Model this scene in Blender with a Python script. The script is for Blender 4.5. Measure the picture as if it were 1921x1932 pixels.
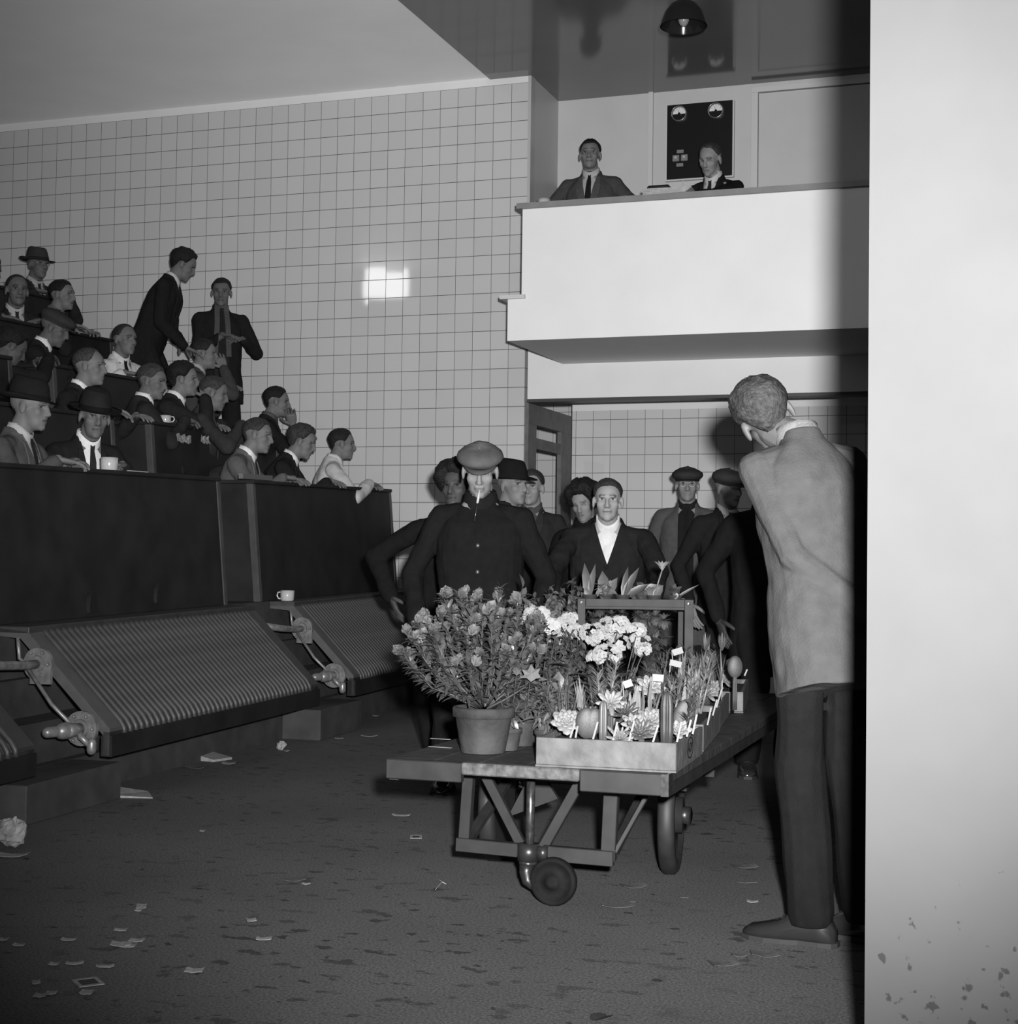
import bpy, bmesh, math, random
import numpy as np
from mathutils import Vector, Matrix, noise
R = math.radians
for o in list(bpy.data.objects): bpy.data.objects.remove(o)
S = bpy.context.scene; COL = S.collection
CAMZ = 1.05
# ---------------------------------------------------------------- camera
YAW, PIT, ROL, FPX = R(19.41), R(1.84), R(.761), 2948.
fw = Vector((-math.sin(YAW)*math.cos(PIT), math.cos(YAW)*math.cos(PIT), math.sin(PIT)))
r0 = Vector((math.cos(YAW), math.sin(YAW), 0)); u0 = r0.cross(fw)
rt = r0*math.cos(ROL)+u0*math.sin(ROL); up = -r0*math.sin(ROL)+u0*math.cos(ROL)
cam = bpy.data.objects.new('camera', bpy.data.cameras.new('camera')); COL.objects.link(cam)
cam.matrix_world = Matrix(((rt.x,up.x,-fw.x,0),(rt.y,up.y,-fw.y,0),(rt.z,up.z,-fw.z,CAMZ),(0,0,0,1)))
cam.data.sensor_fit = 'HORIZONTAL'; cam.data.sensor_width = 36; cam.data.lens = 36*FPX/1921
cam.data.clip_start = .05; cam.data.clip_end = 100
S.camera = cam
# ---------------------------------------------------------------- world and lamps
w = bpy.data.worlds.new('world'); S.world = w; w.use_nodes = True
w.node_tree.nodes['Background'].inputs[0].default_value = (1,1,1,1)
w.node_tree.nodes['Background'].inputs[1].default_value = .10
def lamp(name, kind, loc, energy, aim=None, **k):
    l = bpy.data.lights.new(name, kind); l.energy = energy
    for a, b in k.items(): setattr(l, a, b)
    o = bpy.data.objects.new(name, l); COL.objects.link(o); o.location = loc
    if aim is not None: o.rotation_euler = (Vector(aim)-Vector(loc)).to_track_quat('-Z', 'Y').to_euler()
    return o
fl = Vector((0,0,CAMZ))+rt*.112+up*.155
lamp('flash', 'SPOT', fl, 4750, aim=fl+fw*10+rt*.35+up*.60, spot_size=R(63), spot_blend=1.0, shadow_soft_size=.045)
lamp('hall_and_fill_light', 'AREA', (-8.32,4.25,4.69), 14, aim=(-5.11,11.42,3.29), shape='RECTANGLE', size=.60, size_y=.50)
lamp('hall_and_fill_light', 'AREA', (-0.8,3.4,4.75), 11, aim=(-1.5,10,2.9), shape='RECTANGLE', size=1.2, size_y=.6, spread=R(75))  # unseen fill, added and narrowed to brighten the balcony front
S.view_settings.view_transform = 'Standard'; S.view_settings.look = 'None'
S.view_settings.exposure = 0.0; S.view_settings.gamma = 1
S.view_settings.use_curve_mapping = False
# ---------------------------------------------------------------- helpers
def U(x, y, X=None, Y=None, Z=None, dep=None):
    "point of the place seen at photo pixel x, y on a given plane"
    d = fw+rt*((x-960.5)/FPX)-up*((y-966)/FPX)
    if X is not None: t = X/d.x
    elif Y is not None: t = Y/d.y
    elif Z is not None: t = (Z-CAMZ)/d.z
    else: t = dep
    return Vector((0,0,CAMZ))+d*t
A0 = R(4.74); TK = Vector((-3.846,5.886,0)); TV = Vector((-math.sin(A0),math.cos(A0),0)); TU = Vector((-math.cos(A0),-math.sin(A0),0))
def W(a, b, z):
    "tribune frame: a along the rows, b up the tiers, z height; the rows climb a little towards the wall"
    p = TK+TV*a+TU*b; return Vector((p.x, p.y, z+a*(.007+max(z-.16,0)*.0145) if z > .01 else z))
def UB(x, y, b):
    d = fw+rt*((x-960.5)/FPX)-up*((y-966)/FPX); o = Vector((0,0,CAMZ))
    return o+d*(((TK-o).dot(TU)+b)/d.dot(TU))
MATS = {}
def M(name, v, rough=.7, noise_s=0, amp=0, spec=.3, metal=0, bump=0, bs=60, attr=False, trans=0):
    if name in MATS: return MATS[name]
    m = bpy.data.materials.new(name); m.use_nodes = True; nt = m.node_tree; b = nt.nodes['Principled BSDF']
    b.inputs['Base Color'].default_value = (v,v,v,1); b.inputs['Roughness'].default_value = rough
    b.inputs['Specular IOR Level'].default_value = spec; b.inputs['Metallic'].default_value = metal
    tc = nt.nodes.new('ShaderNodeTexCoord')
    if noise_s:
        n = nt.nodes.new('ShaderNodeTexNoise'); n.inputs['Scale'].default_value = noise_s; n.inputs['Detail'].default_value = 6
        nt.links.new(tc.outputs['Object'], n.inputs['Vector'])
        r = nt.nodes.new('ShaderNodeMapRange'); r.inputs[1].default_value = .3; r.inputs[2].default_value = .7
        r.inputs[3].default_value = v*(1-amp); r.inputs[4].default_value = v*(1+amp)
        nt.links.new(n.outputs[0], r.inputs[0]); out = r.outputs[0]
        if attr:
            a = nt.nodes.new('ShaderNodeAttribute'); a.attribute_name = 'tone'
            mu = nt.nodes.new('ShaderNodeMath'); mu.operation = 'MULTIPLY'
            nt.links.new(out, mu.inputs[0]); nt.links.new(a.outputs['Fac'], mu.inputs[1]); out = mu.outputs[0]
        nt.links.new(out, b.inputs['Base Color'])
    if bump:
        n = nt.nodes.new('ShaderNodeTexNoise'); n.inputs['Scale'].default_value = bs; n.inputs['Detail'].default_value = 4
        nt.links.new(tc.outputs['Object'], n.inputs['Vector'])
        bp = nt.nodes.new('ShaderNodeBump'); bp.inputs['Strength'].default_value = bump; bp.inputs['Distance'].default_value = .01
        nt.links.new(n.outputs[0], bp.inputs['Height']); nt.links.new(bp.outputs[0], b.inputs['Normal'])
    MATS[name] = m; return m
class MB:
    def __init__(s): s.v = []; s.f = []
    def add(s, vs, fs):
        o = len(s.v); s.v += [tuple(p) for p in vs]; s.f += [tuple(i+o for i in f) for f in fs]
    def hexa(s, p):   # 8 corners, bottom 4 ccw then top 4
        s.add(p, [(3,2,1,0),(4,5,6,7),(0,1,5,4),(1,2,6,5),(2,3,7,6),(3,0,4,7)])
    def box(s, x0,x1,y0,y1,z0,z1, f=None):
        p = [(x0,y0,z0),(x1,y0,z0),(x1,y1,z0),(x0,y1,z0),(x0,y0,z1),(x1,y0,z1),(x1,y1,z1),(x0,y1,z1)]
        if f: p = [f(*q) for q in p]
        s.hexa(p)
    def beam(s, a, b, w, h, upv=(0,0,1)):
        a = Vector(a); b = Vector(b); d = (b-a).normalized(); sd = d.cross(Vector(upv))
        sd = sd.normalized() if sd.length > 1e-4 else Vector((1,0,0)); u = sd.cross(d).normalized()
        p = []
        for q in (a, b):
            p += [q-sd*w/2-u*h/2, q+sd*w/2-u*h/2, q+sd*w/2+u*h/2, q-sd*w/2+u*h/2]
        s.hexa([p[0],p[1],p[2],p[3],p[4],p[5],p[6],p[7]])
    def tube(s, pts, r, n=8, cap=True):
        pts = [Vector(p) for p in pts]; k = len(pts); rs = r if isinstance(r, (list,tuple)) else [r]*k
        prev = None; rings = []
        for i, p in enumerate(pts):
            t = (pts[min(i+1,k-1)]-pts[max(i-1,0)]).normalized()
            if prev is None:
                a = t.cross(Vector((0,0,1))); a = a if a.length > .1 else t.cross(Vector((1,0,0)))
            else: a = prev-t*prev.dot(t)
            a.normalize(); prev = a; b = t.cross(a)
            rings.append([p+(a*math.cos(2*math.pi*j/n)+b*math.sin(2*math.pi*j/n))*rs[i] for j in range(n)])
        s.rings(rings, cap)
    def rings(s, rings, cap=True, close=True):
        n = len(rings[0]); vs = [p for r in rings for p in r]; fs = []
        for i in range(len(rings)-1):
            for j in range(n if close else n-1):
                fs.append((i*n+j, i*n+(j+1)%n, (i+1)*n+(j+1)%n, (i+1)*n+j))
        if cap: fs += [tuple(range(n))[::-1], tuple(range((len(rings)-1)*n, len(rings)*n))]
        s.add(vs, fs)
    def lathe(s, prof, c=(0,0,0), n=24, f=None, cap=True, ax=1, ay=1):
        rg = []
        for r, z in prof: rg.append([(c[0]+r*ax*math.cos(2*math.pi*j/n), c[1]+r*ay*math.sin(2*math.pi*j/n), c[2]+z) for j in range(n)])
        if f: rg = [[f(*p) for p in q] for q in rg]
        s.rings(rg, cap)
    def ell(s, c, r, n=16, m=10, rot=None):
        c = Vector(c); rg = []
        for i in range(1, m):
            t = math.pi*i/m
            ring = []
            for j in range(n):
                q = Vector((r[0]*math.sin(t)*math.cos(2*math.pi*j/n), r[1]*math.sin(t)*math.sin(2*math.pi*j/n), -r[2]*math.cos(t)))
                ring.append(c+(rot@q if rot else q))
            rg.append(ring)
        b0 = Vector((0,0,-r[2])); t0 = Vector((0,0,r[2]))
        if rot: b0 = rot@b0; t0 = rot@t0
        vs = [p for q in rg for p in q]+[c+b0, c+t0]; fs = []
        for i in range(m-2):
            for j in range(n): fs.append((i*n+j, i*n+(j+1)%n, (i+1)*n+(j+1)%n, (i+1)*n+j))
        B = (m-1)*n
        for j in range(n): fs += [((j+1)%n, j, B), ((m-2)*n+j, (m-2)*n+(j+1)%n, B+1)]
        s.add(vs, fs)
    def caps(s, a, b, ra, rb, n=12):
        a = Vector(a); b = Vector(b); d = (b-a).normalized()
        pts = []; rs = []
        for t in (-.98,-.8,-.5,0): pts.append(a+d*t*ra); rs.append(ra*math.sqrt(1-t*t))
        for t in (0,.5,.8,.98): pts.append(b+d*t*rb); rs.append(rb*math.sqrt(1-t*t))
        s.tube(pts, rs, n)
    def mesh(s, name='m'):
        me = bpy.data.meshes.new(name); me.from_pydata(s.v, [], s.f); me.update(); return me
    def build(s, name, m, parent=None, smooth=False, bevel=0):
        me = s.mesh(name)
        bm = bmesh.new(); bm.from_mesh(me); bmesh.ops.recalc_face_normals(bm, faces=bm.faces)
        if bevel: bmesh.ops.bevel(bm, geom=bm.edges[:], offset=bevel, segments=1, affect='EDGES')
        bm.to_mesh(me); bm.free()
        return link(name, me, m, parent, smooth)
def link(name, me, m, parent=None, smooth=False):
    if m is not None: me.materials.clear(); me.materials.append(m)
    if smooth: me.polygons.foreach_set('use_smooth', [True]*len(me.polygons))
    o = bpy.data.objects.new(name, me); COL.objects.link(o)
    if parent is not None: o.parent = parent
    return o
def tag(o, label, cat, group=None, kind=None):
    o['label'] = label; o['category'] = cat
    if group: o['group'] = group
    if kind: o['kind'] = kind
    return o
def thing(name, label, cat, loc=(0,0,0), rz=0, group=None):
    o = bpy.data.objects.new(name, None); COL.objects.link(o); o.location = loc; o.rotation_euler = (0,0,rz)
    o.empty_display_size = .05
    return tag(o, label, cat, group)
def struct(o): o['kind'] = 'structure'; return o
def copy_tree(o, parent=None):
    c = o.copy(); COL.objects.link(c)
    if parent is not None: c.parent = parent
    for ch in list(o.children): copy_tree(ch, c)
    return c
def bxo(name, b, m, parent=None, bevel=0, f=None):
    q = MB(); q.box(*b, f=f); return q.build(name, m, parent, bevel=bevel)
# ---------------------------------------------------------------- setting materials
def tile_mat(name, x0, z0, wx, wz, v, vj, jw=.0045):
    m = bpy.data.materials.new(name); m.use_nodes = True; nt = m.node_tree; b = nt.nodes['Principled BSDF']; L = nt.links.new
    def mth(op, a, bb=None):
        n = nt.nodes.new('ShaderNodeMath'); n.operation = op
        for i, q in enumerate((a, bb)):
            if q is None: continue
            if isinstance(q, (int,float)): n.inputs[i].default_value = q
            else: L(q, n.inputs[i])
        return n.outputs[0]
    tc = nt.nodes.new('ShaderNodeTexCoord'); sp = nt.nodes.new('ShaderNodeSeparateXYZ'); L(tc.outputs['Object'], sp.inputs[0])
    u = mth('DIVIDE', mth('SUBTRACT', sp.outputs[0], x0), wx); vv = mth('DIVIDE', mth('SUBTRACT', sp.outputs[2], z0), wz)
    fu = mth('FRACT', u); fv = mth('FRACT', vv)
    du = mth('MINIMUM', fu, mth('SUBTRACT', 1, fu)); dv = mth('MINIMUM', fv, mth('SUBTRACT', 1, fv))
    line = mth('MAXIMUM', mth('LESS_THAN', du, jw*.5/wx*.85), mth('LESS_THAN', dv, jw*.5/wz*1.1))
    cm = nt.nodes.new('ShaderNodeCombineXYZ'); L(mth('FLOOR', u), cm.inputs[0]); L(mth('FLOOR', vv), cm.inputs[1])
    wn = nt.nodes.new('ShaderNodeTexWhiteNoise'); wn.noise_dimensions = '2D'; L(cm.outputs[0], wn.inputs['Vector'])
    tone = mth('ADD', v*.97, mth('MULTIPLY', wn.outputs['Value'], v*.06))
    mx = nt.nodes.new('ShaderNodeMix'); mx.data_type = 'FLOAT'; L(line, mx.inputs[0]); L(tone, mx.inputs[2]); mx.inputs[3].default_value = vj
    L(mx.outputs[0], b.inputs['Base Color'])
    rg = nt.nodes.new('ShaderNodeMix'); rg.data_type = 'FLOAT'; L(line, rg.inputs[0]); rg.inputs[2].default_value = .04; rg.inputs[3].default_value = .8
    L(rg.outputs[0], b.inputs['Roughness'])
    # each tile is set at its own slight tilt
    ge = nt.nodes.new('ShaderNodeNewGeometry'); sub = nt.nodes.new('ShaderNodeVectorMath'); sub.operation = 'SUBTRACT'
    L(wn.outputs['Color'], sub.inputs[0]); sub.inputs[1].default_value = (.5,.5,.5)
    sc = nt.nodes.new('ShaderNodeVectorMath'); sc.operation = 'SCALE'; L(sub.outputs[0], sc.inputs[0]); sc.inputs['Scale'].default_value = .007
    ad = nt.nodes.new('ShaderNodeVectorMath'); ad.operation = 'ADD'; L(ge.outputs['Normal'], ad.inputs[0]); L(sc.outputs[0], ad.inputs[1])
    nm = nt.nodes.new('ShaderNodeVectorMath'); nm.operation = 'NORMALIZE'; L(ad.outputs[0], nm.inputs[0]); L(nm.outputs[0], b.inputs['Normal'])
    b.inputs['Specular IOR Level'].default_value = .45
    return m
D = 11.42; Z0 = 4.793
TILE = tile_mat('glazed_tile', -5.397, Z0, .15, .1491, .45, .09)
TILE2 = tile_mat('glazed_tile_recess', -3.555, 1.363, .1503, .1491, .50, .10)
WHITE = M('white_paint', .62, .6, 3, .03)
CEILW = M('ceiling_white', .92, .45, 2, .03)
CEILD = M('ceiling_gloss', .105, .12, 1.2, .08, spec=.5)
BOOTH = M('booth_paint', .42, .4, 4, .03)
def floor_mat():
    m = bpy.data.materials.new('floor'); m.use_nodes = True; nt = m.node_tree; b = nt.nodes['Principled BSDF']; L = nt.links.new
    tc = nt.nodes.new('ShaderNodeTexCoord'); b.inputs['Roughness'].default_value = .75; b.inputs['Specular IOR Level'].default_value = .25
    def nz(s, d, st=1):
        mp = nt.nodes.new('ShaderNodeMapping'); L(tc.outputs['Object'], mp.inputs[0]); mp.inputs['Scale'].default_value = (1,st,1)
        n = nt.nodes.new('ShaderNodeTexNoise'); n.inputs['Scale'].default_value = s; n.inputs['Detail'].default_value = d; L(mp.outputs[0], n.inputs['Vector']); return n.outputs[0]
    def rng(i, a, bb, c, d):
        r = nt.nodes.new('ShaderNodeMapRange'); L(i, r.inputs[0])
        for k, q in enumerate((a,bb,c,d)): r.inputs[k+1].default_value = q
        return r.outputs[0]
    def mul(a, bb):
        n = nt.nodes.new('ShaderNodeMath'); n.operation = 'MULTIPLY'; L(a, n.inputs[0]); L(bb, n.inputs[1]); return n.outputs[0]
    base = rng(nz(1.3,6), .3,.7,.080,.104)
    grit = rng(nz(140,5), .3,.7,.5,1.5)
    # dark trodden stains, stronger in scattered patches
    st = rng(nz(11,3,1.3), .60,.64,1,.40); patch = rng(nz(.9,4), .40,.60,.1,1)
    mx = nt.nodes.new('ShaderNodeMix'); mx.data_type = 'FLOAT'; L(patch, mx.inputs[0]); mx.inputs[2].default_value = 1; L(st, mx.inputs[3])
    spot = rng(nz(15,2,1.4), .68,.71,1,.35)
    L(mul(mul(mul(base, grit), mx.outputs[0]), spot), b.inputs['Base Color'])
    bp = nt.nodes.new('ShaderNodeBump'); bp.inputs['Strength'].default_value = .3; bp.inputs['Distance'].default_value = .002
    L(nz(90,4), bp.inputs['Height']); L(bp.outputs[0], b.inputs['Normal'])
    return m
def pillar_mat():
    m = bpy.data.materials.new('pillar_plaster'); m.use_nodes = True; nt = m.node_tree; b = nt.nodes['Principled BSDF']; L = nt.links.new
    tc = nt.nodes.new('ShaderNodeTexCoord'); b.inputs['Roughness'].default_value = .8; b.inputs['Specular IOR Level'].default_value = .15
    n = nt.nodes.new('ShaderNodeTexNoise'); n.inputs['Scale'].default_value = 4; n.inputs['Detail'].default_value = 9; L(tc.outputs['Object'], n.inputs['Vector'])
    r = nt.nodes.new('ShaderNodeMapRange'); L(n.outputs[0], r.inputs[0]); r.inputs[1].default_value = .3; r.inputs[2].default_value = .7; r.inputs[3].default_value = .93; r.inputs[4].default_value = 1.05
    k = nt.nodes.new('ShaderNodeTexNoise'); k.inputs['Scale'].default_value = 38; k.inputs['Detail'].default_value = 4; L(tc.outputs['Object'], k.inputs['Vector'])
    sp = nt.nodes.new('ShaderNodeSeparateXYZ'); L(tc.outputs['Object'], sp.inputs[0])
    # scuffs and pits gather on the lower part, as on any wall people pass
    th = nt.nodes.new('ShaderNodeMapRange'); L(sp.outputs[2], th.inputs[0]); th.inputs[1].default_value = .2; th.inputs[2].default_value = .75; th.inputs[3].default_value = .575; th.inputs[4].default_value = .80
    sb = nt.nodes.new('ShaderNodeMath'); sb.operation = 'SUBTRACT'; L(k.outputs[0], sb.inputs[0]); L(th.outputs[0], sb.inputs[1])
    r2 = nt.nodes.new('ShaderNodeMapRange'); L(sb.outputs[0], r2.inputs[0]); r2.inputs[1].default_value = -.01; r2.inputs[2].default_value = .03; r2.inputs[3].default_value = 1; r2.inputs[4].default_value = .45
    mu = nt.nodes.new('ShaderNodeMath'); mu.operation = 'MULTIPLY'; L(r.outputs[0], mu.inputs[0]); L(r2.outputs[0], mu.inputs[1])
    m2 = nt.nodes.new('ShaderNodeMath'); m2.operation = 'MULTIPLY'; L(mu.outputs[0], m2.inputs[0]); m2.inputs[1].default_value = PV
    L(m2.outputs[0], b.inputs['Base Color'])
    return m
PV = .055
# ---------------------------------------------------------------- setting
bm_ = lambda *a: a
struct(bxo('floor', (-14,6,-1,15,-.1,0), floor_mat()))
struct(bxo('wall_back', (-16,-3.91,D,D+.11,-.0,Z0), TILE))
struct(bxo('trim_1', (-16,-3.91,D,D+.11,Z0,Z0+.075), WHITE))
struct(bxo('trim_2', (-3.91,-3.885,D-.004,D+.10,3.3,Z0+.07), M('edge_tile', .36, .3)))
struct(bxo('ceiling', (-16,-4.229,-1,D,Z0+.066,Z0+.2), CEILW))
struct(bxo('ceiling', (-4.229,6,-1,12.3,Z0+.050,Z0+.2), CEILD))
struct(bxo('wall_booth', (-3.96,-3.89,D+.1,12.13,2.6,Z0+.1), BOOTH))
struct(bxo('wall_booth', (-3.96,3,12.13,12.2,2.6,Z0+.1), BOOTH))
# beam over the recess, recess walls
struct(bxo('wall_beam', (-3.885,3,D,D+.14,2.312,2.877), WHITE))
struct(bxo('trim_3', (-3.885,3,D-.012,D+.14,2.288,2.312), M('dark_strip', .05, .4)))
struct(bxo('wall_recess', (-3.89,3,12.62,12.7,-.0,2.335), TILE2))
struct(bxo('wall_recess', (-3.89,3,12.62,12.7,2.335,2.9), WHITE))
struct(bxo('ceiling', (-3.89,3,D+.14,12.62,2.42,2.5), WHITE))
FRW = M('dark_door_wood', .10, .5, 12, .25)
f = MB()
f.box(-3.915,-3.88,D+.02,D+.22,0,2.13); f.box(-3.915,-3.88,12.29,12.56,0,2.13); f.box(-3.915,-3.88,D+.02,12.56,2.131,2.286)
dr = f.build('door_1', FRW); struct(dr)
bxo('transom_bar', (-3.91,-3.885,D+.221,12.289,1.945,2.03), FRW, dr)
struct(bxo('wall_corridor', (-7,-3.3,13.9,13.98,0,3.2), tile_mat('glazed_tile_corridor', -4.62, 2.01, .15, .1491, .50, .10)))
# balcony
def extr(prof, x0, x1):
    q = MB(); q.rings([[(x0,y,z) for y, z in prof], [(x1,y,z) for y, z in prof]]); return q
BF = 10.133
q = MB(); q.box(-3.50,3,BF,BF+.12,2.876,3.487)
struct(q.build('wall_balcony_front', WHITE)); struct(bxo('wall_balcony_side', (-3.50,-3.40,BF+.12,D,2.876,3.487), WHITE))
q = MB(); q.box(-3.60,3,BF,D,2.70,2.876)
q.rings([[(x,BF,2.578) if False else (x,y,z) for y,z in ((BF,2.70),(BF,2.578),(D,2.578),(D,2.70))] for x in (-3.60,3)])
struct(q.build('wall_balcony_base', WHITE))
struct(bxo('trim_4', (-3.652,-3.47,BF-.025,BF+.14,2.866,2.893), M('ledge_grey', .45, .5)))
struct(bxo('trim_5', (-3.535,3,BF-.03,BF+.26,3.487,3.525), M('rail_cap', .17, .45, 8, .1)))
struct(bxo('floor_booth', (-3.39,3,BF+.12,D,2.88,2.95), FRW)); struct(bxo('floor_booth', (-3.885,3,D,12.13,2.88,2.95), FRW))
# mouldings of the booth wall and its door
TR = M('booth_trim', .46, .4)
for i, px in enumerate((1228,)):
    a = U(px,300,Y=12.12); struct(bxo('trim_6', (a.x-.018,a.x+.018,12.10,12.13,3.0,Z0+.05), TR))
a = U(1418,300,Y=12.1).x
q = MB(); q.box(a,a+.05,12.085,12.13,3.0,4.76); q.box(a,3,12.085,12.13,4.761,4.80); struct(q.build('trim_7', TR))
struct(bxo('door_2', (a+.06,3,12.10,12.13,3.0,4.75), BOOTH))
# pillar: the near face of a big square pier whose corner hides the right of the hall
pe = U(1637,966,dep=2.86)
PANG = R(-12)
pd = Vector((math.cos(PANG),math.sin(PANG),0)); pn = Vector((-pd.y,pd.x,0))
q = MB(); q.hexa([(p.x,p.y,z) for z in (0,4.86) for p in (pe, pe+pd*1.2, pe+pd*1.2+pn*.9, pe+pn*.9)])
struct(q.build('wall_pier', pillar_mat()))

# ---------------------------------------------------------------- tribune
DK = M('dark_stained_wood', .014, .6, 5, .3, spec=.15)
DK2 = M('worn_wood_edge', .045, .5, 9, .25)
STEP = M('tier_concrete', .035, .8, 7, .3)
def tbox(q, a0,a1,b0,b1,z0,z1, lean=0):
    p = [W(a0,b0,z0),W(a1,b0,z0),W(a1,b1,z0),W(a0,b1,z0),W(a0,b0+lean,z1),W(a1,b0+lean,z1),W(a1,b1+lean,z1),W(a0,b1+lean,z1)]
    q.hexa([p[0],p[3],p[2],p[1],p[4],p[7],p[6],p[5]])
def tb(name, a0,a1,b0,b1,z0,z1, m, parent=None, lean=0, bevel=0):
    q = MB(); tbox(q,a0,a1,b0,b1,z0,z1,lean); return q.build(name, m, parent, bevel=bevel)
AL = -3.2; AE = 5.48
RP, RR = .70, .36
struct(tb('floor_tier', AL,5.50,.0,.22,.10,.16, STEP)) if False else None
for i, (a0, a1) in enumerate(((AL,-3.0),(-.75,0),(2.345,3.04))):
    struct(tb('trim_kerb', a0,a1,0,.24,0,.161, STEP, bevel=.004))
struct(tb('trim_kerb', AL,5.48,.24,.3,0,.161, STEP))
for i in range(1,4): struct(tb('trim_step', AL,5.50,.16+.17*i,.40+.17*i,.0,.161+.17*i+(-.02 if i==3 else 0), STEP))
def bmax(b): return 5.50+.083*b
for k in range(6):
    b0 = .64+RP*k if k else .56
    struct(tb('floor_tier', AL, bmax(b0), b0, .64+RP*(k+1)+.01 if k<5 else 7, (.3 if k else .0), .742+RR*k, STEP))
# desks of every tier: front panel, top, end boards
DN = ['first','second','third','fourth','fifth']
def desk(a0, a1, k, label, ends=True, group=None):
    b = .57+RP*k; z0 = .742+RR*k; z1 = 1.467+RR*k
    t = thing('bench_desk', label, 'desk', W((a0+a1)/2, b+.1, z0), 0, group)
    inv = t.matrix_basis.inverted()
    def pt(name, a0,a1,b0,b1,z0,z1,m,lean=0):
        q = MB(); tbox(q,a0,a1,b0,b1,z0,z1,lean); q.v = [tuple(inv@Vector(p)) for p in q.v]
        return q.build(name, m, t, bevel=.004)
    pt('front_panel', a0,a1,b,b+.025,z0,z1-.022, DK, .065)
    pt('desk_top', a0-.01,a1+.012,b+.05,b+.36,z1-.022,z1, DK)
    for aa in (a0-.012, a1-.028):
        pt('end_board', aa,aa+.045,b-.006,b+.04,z0,z1-.022, DK2, .065)
    for aa in (a0, a1-.03): pt('side_panel', aa, aa+.03, b+.04, b+.30, z0, z1-.022, DK, .03)
    return t
desk(-2.9, 2.26, 0, 'long dark front desk of the tribune, left of the gangway gap')
desk(2.75, 5.35, 0, 'shorter dark front desk at the far end of the tribune by the tiled wall')
for k in range(1,5):
    desk(-2.9, 2.26, k, 'dark desk of the %s tier, left of the gangway' % DN[k])
    desk(2.75, 4.75 if k in (1,2,3) else 5.2, k, 'dark desk of the %s tier, right of the gangway' % DN[k])
# benches behind each desk
for k in range(5):
    for a0, a1, wd in ((-2.9,2.26,'left'),(2.75,5.0,'right')):
        b = .64+RP*k+.41; z = .742+RR*k
        t = thing('bench', 'wooden bench of the %s tier, %s of the gangway' % (DN[k], wd), 'bench', W((a0+a1)/2,b,z))
        inv = t.matrix_basis.inverted()
        for nm, args in (('seat',(a0,a1,b,b+.19,z+.40,z+.43)),('leg',(a0+.1,a0+.15,b+.02,b+.18,z,z+.4)),('leg',(a1-.15,a1-.1,b+.02,b+.18,z,z+.4))):
            q = MB(); tbox(q,*args); q.v = [tuple(inv@Vector(p)) for p in q.v]; q.build(nm, DK2, t)
# two small dark iron brackets low on the first desk front
for px, py, lb in ((172,1135,'left'),(298,1122,'right')):
    p = UB(px,py,.57); q = MB(); x = (p-TK).dot(TV)
    for c in range(6):
        h = [-.045,-.02,.005,.03,.045,.06][c]; wd = [.035,.035,.035,.028,.018,.004][c]
        q.v += [tuple(W(x-wd,.555,p.z+h-.02)), tuple(W(x+wd,.555,p.z+h-.02)), tuple(W(x+wd,.577,p.z+h-.02)), tuple(W(x-wd,.577,p.z+h-.02))]
    for c in range(5):
        for j in range(4): q.f.append((c*4+j, c*4+(j+1)%4, c*4+4+(j+1)%4, c*4+4+j))
    q.f += [(0,1,2,3),(20,21,22,23)]
    tag(q.build('desk_bracket', M('dark_iron', .012, .5, spec=.2)), 'pointed black iron bracket low on the long front desk, %s one of two' % lb, 'bracket')
# ---------------------------------------------------------------- radiators
RAD = M('radiator_iron', .028, .55, 14, .25, spec=.5)
RADF = M('radiator_frame', .055, .5, 14, .15, spec=.4)
NICK = M('cast_metal', .16, .4, 30, .3, spec=.5, metal=.4)
tubemesh = None
def radiator(a0, a1, n, label, zk=0, rail=None):
    org = W(a0, 0, 0)
    t = thing('radiator', label, 'radiator', org)
    inv = t.matrix_basis.inverted()
    def fin(q, nm, m, sm=False, bv=0):
        q.v = [tuple(inv@Vector(p)) for p in q.v]; return q.build(nm, m, t, sm, bv)
    # end plates: outline in (b, z)
    for aa, s in ((a0,1),(a1-.11,1)):
        q = MB(); o = [(.0,.20),(.0,.315),(.405,.72),(.56,.735),(.56,.70),(.44,.69),(.03,.285),(.03,.20)]
        rg = [[W(aa+d,b,z) for b,z in o] for d in (0,.11)]
        q.rings(rg, cap=False)
        # webs between outline halves
        for r in rg: 
            base = len(q.v); q.v += [tuple(p) for p in r]; q.f += [(base,base+1,base+6,base+7),(base+1,base+2,base+5,base+6),(base+2,base+3,base+4,base+5)]
        fin(q, 'end_frame', RADF if aa == a0 else RAD)
    q = MB(); tbox(q,a0,a1,-.012,.04,.195,.285); fin(q,'base_rail',DK)
    q = MB(); tbox(q,a0,a1,.0,.03,.285,.30); fin(q,'lower_header',RAD)
    q = MB(); tbox(q,a0,a1,.40,.565,.712,.742); fin(q,'top_shelf',RAD, bv=.003)
    step = (a1-a0-.26)/(n-1)
    prof = [(.42,.728),(.39,.705),(.06,.375),(.02,.335),(.002,.305),(.0,.275)]
    first = None
    for i in range(n):
        a = a0+.13+i*step
        if first is None:
            q = MB(); pts = [W(a,b,z) for b,z in prof]; q.tube(pts, .0135, 7)
            # deeper fin below each tube
            rg = [[p+TV*.004, p-TV*.004, p-TV*.004-Vector((0,0,.045))+TU*.02, p+TV*.004-Vector((0,0,.045))+TU*.02] for p in pts]
            q.rings(rg)
            first = fin(q,'tube',RAD,True); base = W(a,.2,.5)
        else:
            c = first.copy(); COL.objects.link(c); c.parent = t; c.location = W(a,.2,.5)-base
    return t, fin
t0, _ = radiator(-3.1, -.70, 40, 'sloping ribbed radiator at the left edge of the photo')
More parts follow.
